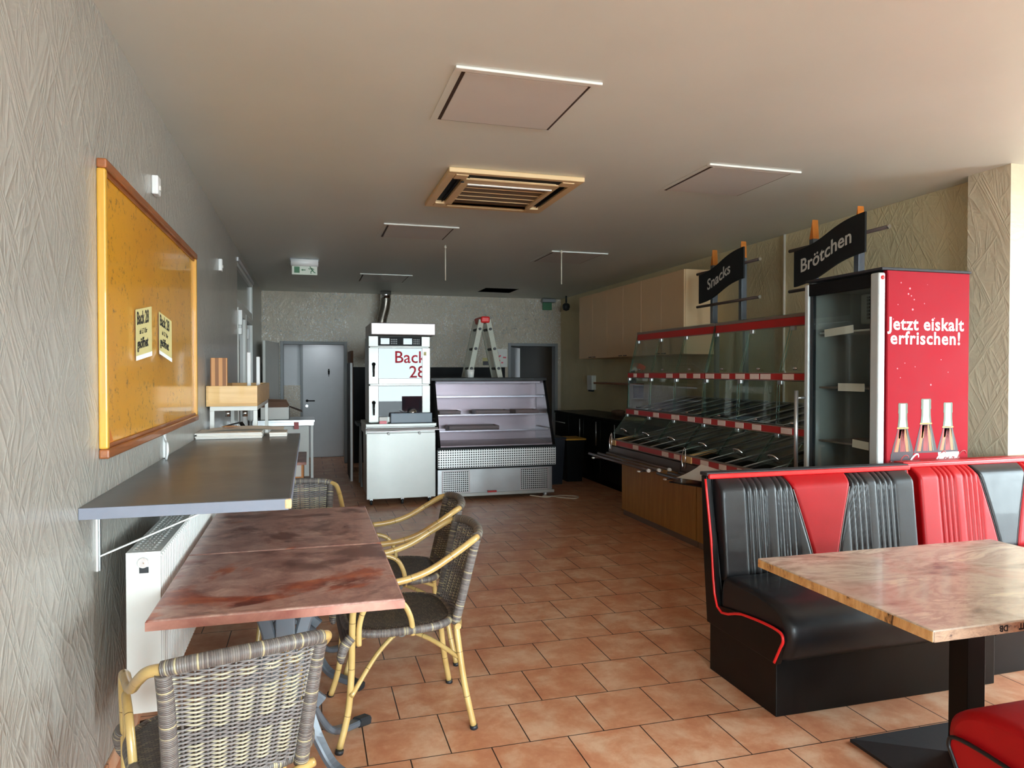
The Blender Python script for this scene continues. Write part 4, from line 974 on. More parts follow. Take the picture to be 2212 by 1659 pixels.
# tall boards standing beside the passage
tag(MB().box(.545, 9.97, 0, .575, 10.75, 1.63, .003).build('leaning_panel', 'black_paint', mats=None), 'tall dark panel standing on the floor left of the oven, white front edge', 'panel')
pn = bpy.data.objects['leaning_panel']; MB().box(.545, 9.962, .002, .575, 9.9695, 1.628, .001).build('edge_strip', 'white_plastic', pn)
tag(MB().box(.60, 10.85, 0, .64, 11.6, 1.82, .003).build('brown_panel', 'cardboard'), 'taller brown board standing behind the dark panel by the left doorway', 'panel')
t = thing('folding_trestle', 'dark trestle table frame standing in the gap left of the oven', 'trestle', (.72, 9.6, 0))
m = MB(); m.box(.60, 9.4, .80, .98, 9.9, .84, .003); m.build('top', 'black_laminate', t)
for x in (.66, .93): MB().bar([(x, 9.45, 0), (x, 9.65, .8)], .03, .03, up=(1, 0, 0)).build('leg', 'grey_frame', t); MB().bar([(x, 9.85, 0), (x, 9.65, .8)], .03, .03, up=(1, 0, 0)).build('leg', 'grey_frame', t)

# ================================================================== OVEN ON ITS CABINET
oy = 8.05
t = thing('base_cabinet', 'white steel cabinet on castors carrying the bakery oven', 'cabinet', (1.0, 8.4, 0))
MB().box(.632, oy + .03, .085, 1.388, 8.78, .80, .004).build('cabinet_body', 'steel_sheet', t)
MB().box(.615, oy, .075, 1.392, oy + .03, .815, .004).build('front_door', 'steel_sheet', t)
MB().box(.605, oy - .03, .885, 1.40, 8.80, .925, .006).build('worktop', 'steel_sheet', t)
MB().box(.61, oy + .03, .80, 1.39, 8.78, .885).build('top_rim', 'steel_sheet', t)
dr = MB().box(.615, oy - .02, .845, 1.42, oy + .05, .872, .003).build('towel_board', 'grey_taupe', t)
MB().bar([(.62, oy - .03, .832), (1.43, oy - .03, .848)], .02, .012).build('front_rail', 'pink_steel', t)
for x in (.86, 1.21): MB().lathe([(.001, -.02), (.014, -.014), (.016, 0)], (x, oy - .002, .808), 14, 'y').build('bumper_knob', 'white_plastic', t)
for x in (.67, 1.02, 1.33):
    for y in (8.12, 8.7):
        cs = MB().cyl((x - .012, y, .034), (x + .012, y, .034), .033, 16).build('castor_wheel', 'dark_plastic', t); MB().box(x - .018, y - .02, .05, x + .018, y + .02, .085, .003).build('castor_fork', 'steel', cs)
t = thing('bakery_oven', 'white steel double-deck bakery oven with two glass doors and exhaust hood', 'oven', (1.0, 8.4, .925))
ob = MB(); ob.box(.655, oy + .02, .93, 1.325, 8.75, 1.905, .006); ob.build('oven_body', 'steel_sheet', t)
hd = MB().box(.662, oy - .06, 1.915, 1.385, 8.78, 2.052, .01).build('exhaust_hood', 'pink_steel', t)
pn = MB().box(.64, oy - .004, 1.785, 1.33, oy + .02, 1.905, .005).build('control_panel', 'steel_sheet', t)
MB().box(.745, oy - .009, 1.795, 1.235, oy - .0045, 1.90, .002).build('black_fascia', 'black_paint', pn)
for x in (.772, 1.025):
    MB().box(x, oy - .0125, 1.812, x + .10, oy - .0095, 1.882, .002).build('display_window', 'display_glass', pn)
    kb = MB()
    for i in range(4):
        for j in range(3): kb.box(x + .115 + i * .019, oy - .012, 1.815 + j * .022, x + .127 + i * .019, oy - .0095, 1.829 + j * .022)
    o = kb.build('key_pad', 'grey_frame', pn); o['kind'] = 'stuff'
def oven_door(z0, z1, gz0, gz1):
    d = MB(); gx0, gx1 = .75, 1.237
    for a in ((.64, z0, gx0, z1), (gx1, z0, 1.33, z1)): d.box(a[0], oy - .012, a[1], a[2], oy + .018, a[3], .004)
    d.box(gx0, oy - .012, z0, gx1, oy + .018, gz0, .003); d.box(gx0, oy - .012, gz1, gx1, oy + .018, z1, .003)
    do = d.build('oven_door', 'steel_sheet', t)
    MB().box(gx0, oy - .008, gz0, gx1, oy - .002, gz1).build('door_glass', 'oven_glass', do)
    m = MB().tube([(.695, oy - .05, gz0 + .22 * (gz1 - gz0) + .10), (.695, oy - .055, gz0 + .02)], [.011, .008], 10)
    m.lathe([(.001, -.035), (.02, -.03), (.02, 0)], (.695, oy - .015, (gz0 + gz1) / 2 - .01), 16, 'y').tube([(.695, oy - .04, (gz0 + gz1) / 2 - .01), (.695, oy - .05, gz0 + .02)], [.014, .009], 10)
    m.build('door_handle', 'black_gloss', do); return do
od = oven_door(1.365, 1.775, 1.43, 1.768); od2 = oven_door(.94, 1.35, 1.0, 1.342)
MB().box(1.256, oy - .0135, 1.69, 1.285, oy - .0125, 1.73).build('sticker', 'paper_old', od)
t = thing('flue_pipe', 'shiny flexible metal flue pipe rising behind the oven to the ceiling', 'pipe', (1.12, 11.5, 1.9))
m = MB(); P = [Vector(p) for p in ((1.0, 8.785, 1.72), (1.02, 9.4, 1.74), (1.06, 10.4, 1.74), (1.09, 11.1, 1.76), (1.10, 11.42, 1.90), (1.105, 11.5, 2.12), (1.13, 11.52, 2.34), (1.175, 11.53, 2.52), (1.195, 11.53, 2.66), (1.195, 11.53, 2.797))]
Q = []
for i in range(len(P) - 1):
    p0, p1, p2, p3 = P[max(i - 1, 0)], P[i], P[i + 1], P[min(i + 2, len(P) - 1)]
    for k in range(14):
        q = k / 14; Q.append(.5 * ((2 * p1) + (p2 - p0) * q + (2 * p0 - 5 * p1 + 4 * p2 - p3) * q * q + (3 * p1 - p0 - 3 * p2 + p3) * q ** 3))
Q.append(P[-1])
m.tube(Q, [.078 + .003 * (i % 2) for i in range(len(Q))], 24); m.build('corrugated_pipe', 'duct', t); MB().lathe([(.088, 2.68), (.088, 2.798)], (1.195, 11.53, 0), 24).build('pipe_collar', 'chrome', t)
t = thing('cash_drawer', 'blue-grey cash drawer box on the cabinet in front of the oven', 'cash drawer', (1.10, 7.95, .925))
MB().box(.872, 7.93, .935, 1.335, 8.03, 1.045, .006).build('drawer_body', 'drawer_grey', t); MB().box(.865, 7.94, .926, 1.345, 8.032, .9345).build('drawer_base', 'dark_plastic', t)
tag(MB().lathe([(.001, .05), (.02, .047), (.04, .03), (.047, .004), (.047, 0)][::-1], (1.17, 7.97 - .09 + .05, 0.926), 24).build('desk_bell', 'chrome'), 'small chrome service bell in front of the cash drawer', 'bell')
bpy.data.objects['desk_bell'].location.y = 7.975 - .0; bpy.data.objects['desk_bell'].location.z = 1.0455; bpy.data.objects['desk_bell'].location.x = 1.12
bpy.data.objects['desk_bell']['label'] = 'small chrome service bell on the blue-grey cash drawer'
t = thing('card_reader', 'small grey box with pink card beside the cash drawer', 'box', (.80, 8.0, .925))
MB().box(.752, 8.0, .926, .845, 8.03, 1.0, .003).build('holder', 'off_white', t); MB().box(.75, 7.965, .926, .83, 7.99, .958, .002).build('card', 'print_drop', t)

# ================================================================== REFRIGERATED SHOWCASE
sx0, sx1, sy = 1.425, 2.865, 8.10
t = thing('refrigerated_showcase', 'steel refrigerated display case with slanted glass front and perforated band', 'showcase', (2.14, 8.5, 0))
MB().box(sx0 + .005, sy + .04, .075, sx1 - .03, 8.90, .375, .004).build('base_body', 'steel', t)
MB().box(sx0, sy + .02, .045, sx1 - .01, sy + .09, .082, .003).build('base_rail', 'steel_sheet', t)
MB().box(sx0, sy - .01, .385, sx1 + .0, sy + .06, .60, .004).build('perforated_band', 'perforated_steel', t)
MB().box(sx0 - .004, sy - .014, .368, sx1 + .004, 8.92, .386, .002).box(sx0 - .004, sy - .014, .60, sx1 + .004, 8.90, .628, .002).build('black_trim', 'black_paint', t)
MB().box(sx0, sy + .06, .386, sx1, 8.90, .60).build('lower_body', 'black_paint', t)
for a, b in ((1.49, 1.80), (2.44, 2.77)):
    v = MB().box(a, sy + .034, .10, b, sy + .041, .34, .001).build('vent_panel', 'vent_mesh', t)
    MB().box(a - .012, sy + .03, .088, a, sy + .04, .352).box(b, sy + .03, .088, b + .012, sy + .04, .352).box(a, sy + .03, .088, b, sy + .04, .10).box(a, sy + .03, .34, b, sy + .04, .352).build('vent_frame', 'pink_steel', v)
gt = (8.47, 1.395); gb = (sy + .005, .63)
g = MB().prism([(sx0 + .03, gb[0], gb[1]), (sx1 - .045, gb[0], gb[1]), (sx1 - .045, gt[0], gt[1]), (sx0 + .03, gt[0], gt[1])], (0, .005, 0)).build('front_glass', 'case_glass', t)
for x in (sx0, sx1 - .04): MB().bar([(x + .02, gb[0] + .01, gb[1]), (x + .02, gt[0] + .01, gt[1])], .035, .02, up=(0, -1, .4)).build('glass_frame', 'black_gloss', t)
for x in (sx0 + .004, sx1 - .012): MB().prism([(x, gb[0] + .03, .63), (x, 8.88, .63), (x, 8.88, 1.40), (x, gt[0] + .02, 1.40)], (.008, 0, 0)).build('side_glass', 'door_glass' if x > 2 else 'black_gloss', t)
MB().box(sx0 - .02, gt[0] - .03, 1.395, sx1 + .0, 8.93, 1.432, .004).build('top_board', 'black_laminate', t)
MB().box(sx0 + .01, 8.86, .63, sx1 - .01, 8.89, 1.395).build('back_wall', 'pink_steel', t)
MB().box(sx0 + .015, gb[0] + .02, .629, sx1 - .015, 8.86, .64).build('display_floor', 'pink_steel', t)
for k, (z, yf) in enumerate(((.80, 8.24), (.985, 8.32), (1.20, 8.42))):
    s_ = MB().box(sx0 + .03, yf, z, sx1 - .05, 8.84, z + .008, .001).build('glass_shelf', 'case_glass', t)
    MB().box(sx0 + .03, yf - .008, z - .006, sx1 - .05, yf, z + .012, .002).build('shelf_lip', 'steel', s_)
MB().box(sx0 + .05, gt[0] + .02, 1.365, sx1 - .07, gt[0] + .06, 1.385, .004).build('light_strip', 'white_plastic', t)
for x, y in ((sx0 + .12, 8.18), (sx1 - .11, 8.18), (sx0 + .12, 8.8), (sx1 - .11, 8.8)):
    w_ = MB().cyl((x - .014, y, .034), (x + .014, y, .034), .034, 18).build('castor_wheel', 'white_plastic', t); MB().box(x - .022, y - .02, .055, x + .022, y + .03, .078, .003).build('castor_fork', 'steel', w_)
for i, (x, w, z, lab) in enumerate(((1.50, .26, .994, 'flat dark tray at the left end of the second showcase shelf'), (1.95, .42, .994, 'flat dark tray in the middle of the second showcase shelf'), (2.45, .30, .994, 'flat dark tray at the right end of the second showcase shelf'), (1.62, .62, .809, 'flat tray at left on the lowest glass shelf of the showcase'))):
    m = MB().box(x, 8.40, z, x + w, 8.66, z + .01, .002)
    for e in ((x, 8.40, x + w, 8.408), (x, 8.652, x + w, 8.66), (x, 8.408, x + .008, 8.652), (x + w - .008, 8.408, x + w, 8.652)): m.box(e[0], e[1], z + .01, e[2], e[3], z + .04, .001)
    tag(m.build('serving_tray', 'grey_taupe'), lab, 'tray', 'trays in the showcase')
tag(MB().box(2.02, 8.105, .0825, 2.13, 8.112, .105).build('red_tag', 'red_strip'), 'small red and white tag stuck low on the showcase base', 'tag')
tag(MB().tube([(2.55, 8.14, .02), (2.72, 8.02, .008), (2.82, 8.08, .006), (2.86, 8.0, .006), (3.02, 7.86, .006), (3.10, 7.98, .006), (2.95, 8.10, .006), (2.80, 8.03, .014), (2.70, 8.10, .012)], .006, 8, 8).build('floor_cable', 'cable_white'), 'looped white power cord on the floor by the showcase castor', 'cord')
# ladder behind the showcase
t = thing('stepladder', 'paint-spattered aluminium stepladder with red top standing behind the showcase', 'ladder', (2.24, 9.3, 0))
for s in (-1, 1):
    for y in (9.14, 9.46):
        MB().bar([(2.24 + s * .52, y, .0), (2.24 + s * .045, y, 2.19)], .075, .028, up=(0, 1, 0)).build('side_rail', 'print_cream', t)
    for k in range(8):
        z = .25 + k * .26; x = 2.24 + s * (.52 - .475 * z / 2.19)
        MB().cyl((x, 9.095, z), (x, 9.505, z), .018, 12).build('rung', 'dark_plastic', t)
MB().box(2.18, 9.09, 2.15, 2.30, 9.51, 2.235, .02, 3).build('top_hinge', 'red_pipe', t)
t = thing('wall_notice', 'white printed notice on back wall between ladder and right doorway', 'notice', (3.2, 12, 1.59))
MB().box(3.10, 11.993, 1.592, 3.345, 11.999, 1.905).build('sheet', 'paper', t)
m = MB(); random.seed(3)
for i in range(7):
    x, z = 3.14 + random.random() * .15, 1.64 + random.random() * .22; m.box(x, 11.9915, z, x + .035, 11.9928, z + .025)
o = m.build('print', 'print_drop', t); o['kind'] = 'stuff'
t = thing('wall_notice', 'small notice with dark blue block on back wall right behind the ladder', 'notice', (2.98, 12, 1.62))
MB().box(2.90, 11.993, 1.62, 3.06, 11.999, 1.75).build('sheet', 'paper_old', t); MB().box(2.905, 11.9915, 1.622, 3.055, 11.9928, 1.69).build('print', 'navy_plastic', t)
tag(MB().lathe([(.04, 0), (.05, .1), (.048, .1)], (1.93, 8.62, 1.4325), 16).build('plastic_cup', 'off_white'), 'small white tub on the showcase top beside the ladder foot', 'tub')

# ================================================================== BACK RIGHT KITCHEN
t = thing('wall_cabinet', 'long beige wall cabinet row high on the right wall', 'wall cabinet', (4.14, 8.5, 1.7))
MB().box(3.97, 6.97, 1.70, XR, 10.1, 2.63, .002).build('cabinet_body', 'beige_laminate_side', t)
for k in range(3):
    y0 = 6.972 + k * 1.043
    for j in range(2):
        d = MB().box(3.95, y0 + j * .521 + .002, 1.702, 3.9695, y0 + j * .521 + .519, 2.628, .002).build('cabinet_door', 'beige_laminate', t)
        yc = y0 + .521 + (.07 if j else -.07)
        MB().box(3.935, yc - .045, 1.712, 3.95, yc + .045, 1.722, .002).build('handle', 'dark_plastic', d)
t = thing('kitchen_counter', 'long black kitchen base counter along the right wall', 'counter', (4.0, 9, 0))
MB().box(3.69, 6.93, .87, XR - .002, 10.5, .905, .003).build('worktop', 'black_laminate', t); MB().box(3.72, 6.95, .08, XR - .002, 10.48, .87).build('cabinet_body', 'black_paint', t)
MB().box(3.76, 6.97, 0, XR - .002, 10.46, .08).build('plinth', 'black_paint', t)
for k in range(1, 7):
    y0 = 6.33 + k * .593 + (.03 if k == 1 else 0); d = MB().box(3.70, y0, .10, 3.72, (y0 + .558 if k == 1 else y0 + .588), .86, .002).build('cabinet_door', 'black_laminate', t)
    if k == 6: MB().tube([(3.675, y0 + .1, .74), (3.675, y0 + .5, .74)], .007, 8).build('handle', 'steel', d)
    else: MB().tube([(3.675, y0 + .08, .52), (3.675, y0 + .08, .84)], .007, 8).build('handle', 'steel', d)
tag(MB().box(3.80, 7.9, .906, 3.95, 8.15, .94, .01).build('folded_cloth', 'paper_old'), 'pale folded cloth lying on the black kitchen counter', 'cloth')
tag(MB().lathe([(.06, 0), (.10, .05), (.09, .07), (.05, .08), (.001, .085)], (4.05, 8.9, .906), 20).build('bread_basket', 'cardboard'), 'dark round basket on the black kitchen counter', 'basket')
t = thing('wall_dispenser', 'white paper dispenser on right wall above the black counter', 'dispenser', (XR, 10.45, 1.2))
MB().box(XR - .08, 10.36, 1.22, XR, 10.56, 1.45, .01).build('housing', 'white_plastic', t); MB().box(XR - .07, 10.40, 1.195, XR - .02, 10.52, 1.22).build('outlet', 'dark_plastic', t)
t = thing('wall_shelf', 'small dark brown wall shelf above the black counter', 'shelf', (4.2, 9.2, 1.3))
MB().box(4.12, 8.7, 1.325, XR, 9.95, 1.35, .003).build('board', 'wood_frame', t); MB().box(4.2, 8.72, 1.15, XR, 8.75, 1.325).build('bracket', 'dark_plastic', t)
tag(MB().lathe([(.04, 0), (.05, .03), (.05, .1), (.03, .14), (.03, .18)], (4.24, 8.85, 1.351), 16).build('dark_jar', 'dark_plastic'), 'dark jar standing on the small brown wall shelf', 'jar')
t = thing('waste_bin', 'black waste bin with yellow lid in front of the black counter', 'bin', (3.53, 9.25, 0))
m = MB(); m.loft([[(3.40, 9.12, .0), (3.61, 9.12, 0), (3.61, 9.4, 0), (3.40, 9.4, 0)], [(3.37, 9.09, .57), (3.635, 9.09, .57), (3.635, 9.43, .57), (3.37, 9.43, .57)]], smooth=False); m.build('bin_body', 'black_paint', t)
MB().box(3.355, 9.06, .571, 3.65, 9.45, .595, .006).build('lid', 'yellow_plastic', t)
t = thing('waste_bin', 'tall navy blue bin right of the showcase', 'bin', (3.2, 9.1, 0))
m = MB(); m.loft([[(3.03, 8.95, .0), (3.26, 8.95, 0), (3.26, 9.25, 0), (3.03, 9.25, 0)], [(3.0, 8.92, .60), (3.29, 8.92, .60), (3.29, 9.28, .60), (3.0, 9.28, .60)]], smooth=False); m.build('bin_body', 'navy_plastic', t)
MB().box(2.985, 8.90, .601, 3.305, 9.3, .63, .008).build('lid', 'navy_plastic', t)
tag(MB().cyl((XR - .014, 5.765, 0), (XR - .014, 5.765, ZC), .013, 10).build('wall_pipe', 'cable_white'), 'thin white vertical pipe on the right wall behind the signs', 'pipe')

# ================================================================== BAKERY DISPLAY SHELVES
def display(y0, y1, label, seed, labs_mid, labs_low, labs_front, ypost):
    ln_ = y1 - y0 - .008; random.seed(seed)
    t = thing('bakery_display', label, 'display shelf', (3.2, (y0 + y1) / 2, 0), 0, None)
    e = .004
    MB().box(3.17, y0 + e, .06, 3.98, y1 - e, .62, .002).build('base_cabinet', 'wood_counter', t)
    MB().box(3.19, y0 + e, 0, 3.96, y1 - e, .06).build('plinth', 'grey_taupe', t)
    MB().box(2.98, y0 + e, .62, 3.98, y1 - e, .645, .003).build('ledge', 'wood_counter', t)
    MB().prism([(3.02, y0 + e, .645), (3.02, y0 + e, .735), (3.09, y0 + e, .745), (3.09, y0 + e, .645)], (0, ln_, 0)).build('front_fascia', 'rail_brown', t)
    # tray slides
    for i, x in enumerate((2.80, 2.90, 3.0)):
        r = MB().tube([(x, y0 + .17, .655), (x, y1 - .006, .655)], .013, 12).build('tray_rail', 'rail_brown', t)
        MB().cyl((x, y0 + .145, .655), (x, y0 + .17, .655), .016, 14).build('rail_cap', 'white_plastic', r)
    for y in (y0 + .25, y1 - .22):
        r = MB().box(2.765, y - .015, .632, 3.17, y + .015, .642, .002).build('rail_arm', 'rail_brown', t); MB().box(2.745, y - .015, .631, 2.7645, y + .015, .643, .003).build('arm_cap', 'white_plastic', r)
    # end cheek of light wood
    for y in (y1 - .022,): MB().prism([(3.03, y, .735), (3.10, y, .745), (3.35, y, .80), (3.35, y, .84), (3.09, y, .80), (3.03, y, .79)], (0, .018, 0)).build('tong_holder', 'wood_light', t)
    MB().box(3.02, y1 - .17, .745, 3.06, y1 - .03, .80, .002).build('tong_box', 'wood_light', t)
    # sloped bottom deck and two glass levels with trays
    xb = 3.95
    for z, xf, zb, nm in ((.745, 3.06, .93, 'deck'), (1.075, 3.24, 1.22, 'shelf'), (1.435, 3.27, 1.50, 'shelf')):
        s_ = MB().prism([(xf, y0 + e, z), (xb, y0 + e, zb), (xb, y0 + e, zb + .012), (xf, y0 + e, z + .012)], (0, ln_, 0)).build(nm, 'black_laminate' if z < 1.3 else 'case_glass', t)
        if z < 1.3:
            for k in range(6):
                ya = y1 - .26 - k * .24; d_ = (zb - z) / (xb - xf)
                if ya < y0 + .01: continue
                a = xf + .06; b = xb - .04; za = z + d_ * .06 + .014; zb2 = z + d_ * (b - xf) + .014
                tr = MB().prism([(a, ya, za), (b, ya, zb2), (b, ya, zb2 + .006), (a, ya, za + .006)], (0, .225, 0)).build('metal_tray', 'black_gloss', s_)
                MB().tube([(a, ya + .006, za + .016), (b, ya + .006, zb2 + .016), (b, ya + .219, zb2 + .016), (a, ya + .219, za + .016), (a, ya + .006, za + .016)], .0045, 6).build('tray_rim', 'steel', tr)
    # posts at the back
    for y in ypost: MB().box(3.90, y - .02, .645, 3.94, y + .02, 1.88, .002).build('rear_post', 'grey_frame', t)
    # strips
    def strip(z, x, h, w_, labs, hd):
        s_ = MB().box(x, y0 + e, z, x + .012, y1 - e, z + h, .001).build('label_rail', 'red_strip', t)
        MB().box(x - .003, y0 + e, z + h, x + .02, y1 - e, z + h + hd, .001).build('rail_edge', 'grey_taupe', s_)
        MB().box(x - .002, y0 + e, z - .006, x + .014, y1 - e, z, .001).build('rail_edge', 'grey_taupe', s_)
        for a, b in labs:
            if b > y1 - .004 or a < y0 + .004: continue
            lb = MB().box(x - .0025, a, z + .003, x - .0005, b, z + h - .003).build('price_label', 'price_paper', s_)
        return s_
    strip(1.835, 3.345, .06, 0, [], .022); strip(1.445, 3.235, .045, 0, labs_mid, .006); strip(1.065, 3.215, .047, 0, labs_low, .006)
    strip(.752, 3.028, .046, 0, labs_front, .012)
    MB().box(3.345, y0 + e, 1.917, 3.94, y1 - e, 1.923).build('top_glass', 'clear_glass', t)
    # glass: end cheeks and flaps
    for y in (y0 + .004, y1 - .010):
        MB().prism([(3.05, y, .80), (3.23, y, 1.06), (3.25, y, 1.44), (3.35, y, 1.90), (3.93, y, 1.90), (3.93, y, .80)], (0, .006, 0)).build('end_glass', 'clear_glass', t)
        MB().tube([(3.225, y + .003, 1.06), (3.245, y + .003, 1.44), (3.35, y + .003, 1.90)], .005, 6).build('glass_edge', 'glass_edge', t)
    for k in range(3):
        ya, yb = max(y0 + .012, y1 - .488 - k * .494), y1 - .012 - k * .494
        for (xa, za, xc, zc_) in ((3.262, 1.505, 3.352, 1.83), (3.238, 1.125, 3.246, 1.44), (3.065, .86, 3.225, 1.062)):
            fl = MB().prism([(xa, ya, za), (xa, yb, za), (xc, yb, zc_), (xc, ya, zc_)], (.004, 0, 0)).build('glass_flap', 'clear_glass', t)
            for yy in (ya + .004, yb - .004): MB().bar([(xa - .001, yy, za), (xc - .001, yy, zc_)], .004, .006, up=(0, 1, 0)).build('flap_edge', 'glass_edge', fl)
            MB().box(xc - .012, yb - .035, zc_ - .03, xc + .012, yb + .012, zc_ + .002, .005).build('flap_hinge', 'steel', fl)
            yh = (ya + yb) / 2
            if za < 1.0: MB().tube([(xa + .02, yh - .05, za + .04), (xa - .005, yh - .03, za + .065), (xa - .005, yh + .03, za + .065), (xa + .02, yh + .05, za + .04)], .006, 8, 4).build('flap_handle', 'chrome', fl)
            else: MB().lathe([(.001, -.022), (.009, -.012), (.01, .012), (.001, .022)], (xa - .012, yh, za + .02), 10, 'y').build('flap_handle', 'chrome', fl)
    return t
mid = [(6.66, 6.73), (6.39, 6.48), (5.91, 6.03), (5.66, 5.78), (5.43, 5.54), (5.21, 5.34), (4.99, 5.10), (4.78, 4.9), (4.60, 4.71), (4.46, 4.58), (4.2, 4.32), (3.98, 4.04)]
low = [(6.58, 6.67), (6.14, 6.25), (5.75, 5.89), (5.48, 5.60), (5.22, 5.34), (5.01, 5.12), (4.76, 4.87), (4.54, 4.65), (4.19, 4.31)]
frt = [(6.19, 6.31), (5.60, 5.72), (5.40, 5.50), (5.22, 5.28), (4.95, 5.07), (4.70, 4.80), (4.5, 4.56)]
display(5.375, 6.875, 'glass-fronted bakery self-service shelf with red label strips, the farther of the two', 1, mid, low, frt, (5.78, 6.27))
display(4.035, 5.372, 'glass-fronted bakery self-service shelf with red label strips, the one beside the fridge', 2, mid, low, frt, (4.315, 4.805))
for i, (y, lab) in enumerate(((6.78, 'chrome pastry tongs hooked on the far end of the farther bakery shelf'), (5.29, 'chrome pastry tongs hooked at the joint between the bakery shelves'))):
    t = thing('pastry_tongs', lab, 'tongs', (3.0, y, .68), 0, None)
    for dy in (-.02, .02):
        MB().tube([(3.005, y + dy, .70), (3.0, y + dy * 1.5, .78), (3.01, y + dy * .6, .855)], .005, 8, 5).build('arm', 'chrome', t)
    MB().tube([(3.01, y - .012, .855), (3.01, y, .868), (3.01, y + .012, .855)], .005, 8, 4).build('spring_end', 'chrome', t)
t = thing('serving_tray', 'dark tray with curled white paper lying across the bakery shelf rails', 'tray', (2.95, 4.75, .67))
MB().prism([(2.76, 4.38, .671), (3.01, 4.57, .671), (3.01, 5.10, .671), (2.60, 4.80, .671)], (0, 0, .008), .002).build('tray_board', 'black_gloss', t)
m = MB()
def pf(u, v):
    a = Vector((2.66, 4.80, .686)); b = Vector((3.08, 5.10, .755)); c = Vector((2.80, 4.48, .684)); d = Vector((3.10, 4.72, .752))
    p = a.lerp(b, u).lerp(c.lerp(d, u), v); p.z += .018 * (1 - u) ** 4 + .02 * u ** 5 + .003; return p
m.grid(pf, 16, 8); m.grid(lambda u, v: pf(u, v) - Vector((0, 0, .001)), 16, 8); m.build('white_paper', 'paper', t)

# ================================================================== HANGING SHELF SIGNS
def shelf_sign(word, yc, label, fs):
    t = thing('shelf_sign', label, 'sign', (3.5, yc, 1.92)); K = 1.114
    for dy in (.26, -.18):
        p = MB().box(3.49, yc + dy - .022, 1.8815, 3.54, yc + dy + .022, 2.46, .002).build('post', 'grey_metal', t)
        MB().prism([(3.49, yc + dy - .022, 2.46), (3.49, yc + dy + .022, 2.46), (3.49, yc + dy - .010, 2.598)], (.05, 0, 0), .002).build('post_tip', 'orange_wood', p)
    for z in (2.405, 2.103):
        b = MB().cyl((3.47, yc - .472, z), (3.47, yc + .472, z), .0125, 14).build('crossbar', 'rail_brown', t); MB().cyl((3.47, yc - .482, z), (3.47, yc - .472, z), .0135, 14).build('bar_cap', 'chrome', b)
    yl, yr = yc + .345, yc - .343
    def zc(u):  return 2.311 + .125 * (1 / (1 + math.exp(-(u - .5) * 7)) - .5) * 1.05 + .024 * u
    n_ = 28; m = MB(); T_, B_ = [], []
    top = [(yl + (yr - yl) * i / n_, zc(i / n_) + .128) for i in range(n_ + 1)]; bot = [(yl + (yr - yl) * i / n_ + .012 * (0 if i else 0), zc(i / n_) - .128) for i in range(n_ + 1)]
    for i in range(n_):
        a, b, c, d = top[i], top[i + 1], bot[i + 1], bot[i]
        m.prism([(3.41, a[0], a[1]), (3.41, b[0], b[1]), (3.41, c[0], c[1]), (3.41, d[0], d[1])], (.014, 0, 0))
    bmesh.ops.remove_doubles(m.bm, verts=m.bm.verts, dist=1e-5)
    dl = [f for f in m.bm.faces if abs(f.normal.y) > .9 and min(v.co.y for v in f.verts) > yr + .005 and max(v.co.y for v in f.verts) < yl - .005]
    bmesh.ops.delete(m.bm, geom=dl, context='FACES_ONLY')
    bo = m.build('sign_board', 'sign_black', t)
    for dz in (0, ): MB().box(3.424, yc - .2, 2.30, 3.49, yc - .16, 2.34).build('board_bracket', 'grey_frame', t)
    w = sum(1 for _ in word)
    def fn(x, y):
        yy = yc + .02 - x; u = (yl - yy) / (yl - yr); return Vector((3.4085, yy, zc(u) + y - fs * .28))
    mm = MB().text(word, fs, (0, 0, 0), (0, -1, 0), (0, 0, 1), .0012, .0018, align='CENTER', fn=fn); mm.build('lettering', 'sign_letter', t)
    t.location = (3.90, yc * K, 1.968); t.scale = (K, K, K)
shelf_sign('Snacks', 5.41, 'black wavy shelf sign reading Snacks above the farther bakery shelf', .135)
shelf_sign('Brötchen', 4.093, 'black wavy shelf sign reading Brötchen beside the red drinks fridge', .135)

# ================================================================== DRINKS FRIDGE
fx, fy0, fy1, fz = 3.0, 3.165, 3.775, 2.055; fx1 = 3.60
t = thing('drinks_fridge', 'tall drinks fridge with glass door and red bottle advert on its side', 'fridge', (3.3, 3.47, 0))
MB().box(fx + .03, fy0, .14, fx1, fy0 + .03, fz, .002).build('side_wall', 'fridge_red', t); MB().box(fx + .03, fy1 - .03, .14, fx1, fy1, fz, .002).build('side_wall', 'fridge_grey', t)
MB().box(fx1 - .04, fy0 + .03, .14, fx1 - .002, fy1 - .03, fz).build('back_wall', 'fridge_liner', t)
MB().box(fx + .03, fy0 + .03, fz - .06, fx1 - .04, fy1 - .03, fz - .01).build('inner_ceiling', 'fridge_liner', t)
MB().box(fx + .03, fy0 + .03, .14, fx1 - .04, fy1 - .03, .18).build('inner_floor', 'fridge_liner', t); MB().box(fx + .03, fy0, .0875, fx1, fy1, .14).build('plinth', 'black_paint', t)
m = MB().box(fx - .01, fy0 - .005, fz + .001, fx1 + .01, fy1 + .005, fz + .016, .004); m.build('dusty_top', 'dusty_black', t)
for a, b in ((fy0 + .031, fy0 + .036), (fy1 - .036, fy1 - .031)): MB().box(fx + .04, a, .15, fx1 - .04, b, fz - .06).build('liner_side', 'fridge_liner', t)
fn_ = MB().box(fx + .35, fy0 + .06, 1.80, fx1 - .04, fy1 - .06, fz - .065, .01).build('fan_housing', 'fridge_grey', t); MB().box(fx + .345, fy0 + .24, 1.83, fx + .35, fy1 - .12, 1.97).build('fan_grille', 'fan_mesh', fn_)
dm = MB()
dm.box(fx - .025, fy0, .15, fx + .02, fy0 + .065, fz - .012, .01, 3); dm.build('door_stile', 'fridge_grey', t)
MB().box(fx - .02, fy1 - .035, .15, fx + .02, fy1, fz - .012, .008, 3).build('door_stile', 'fridge_grey', t)
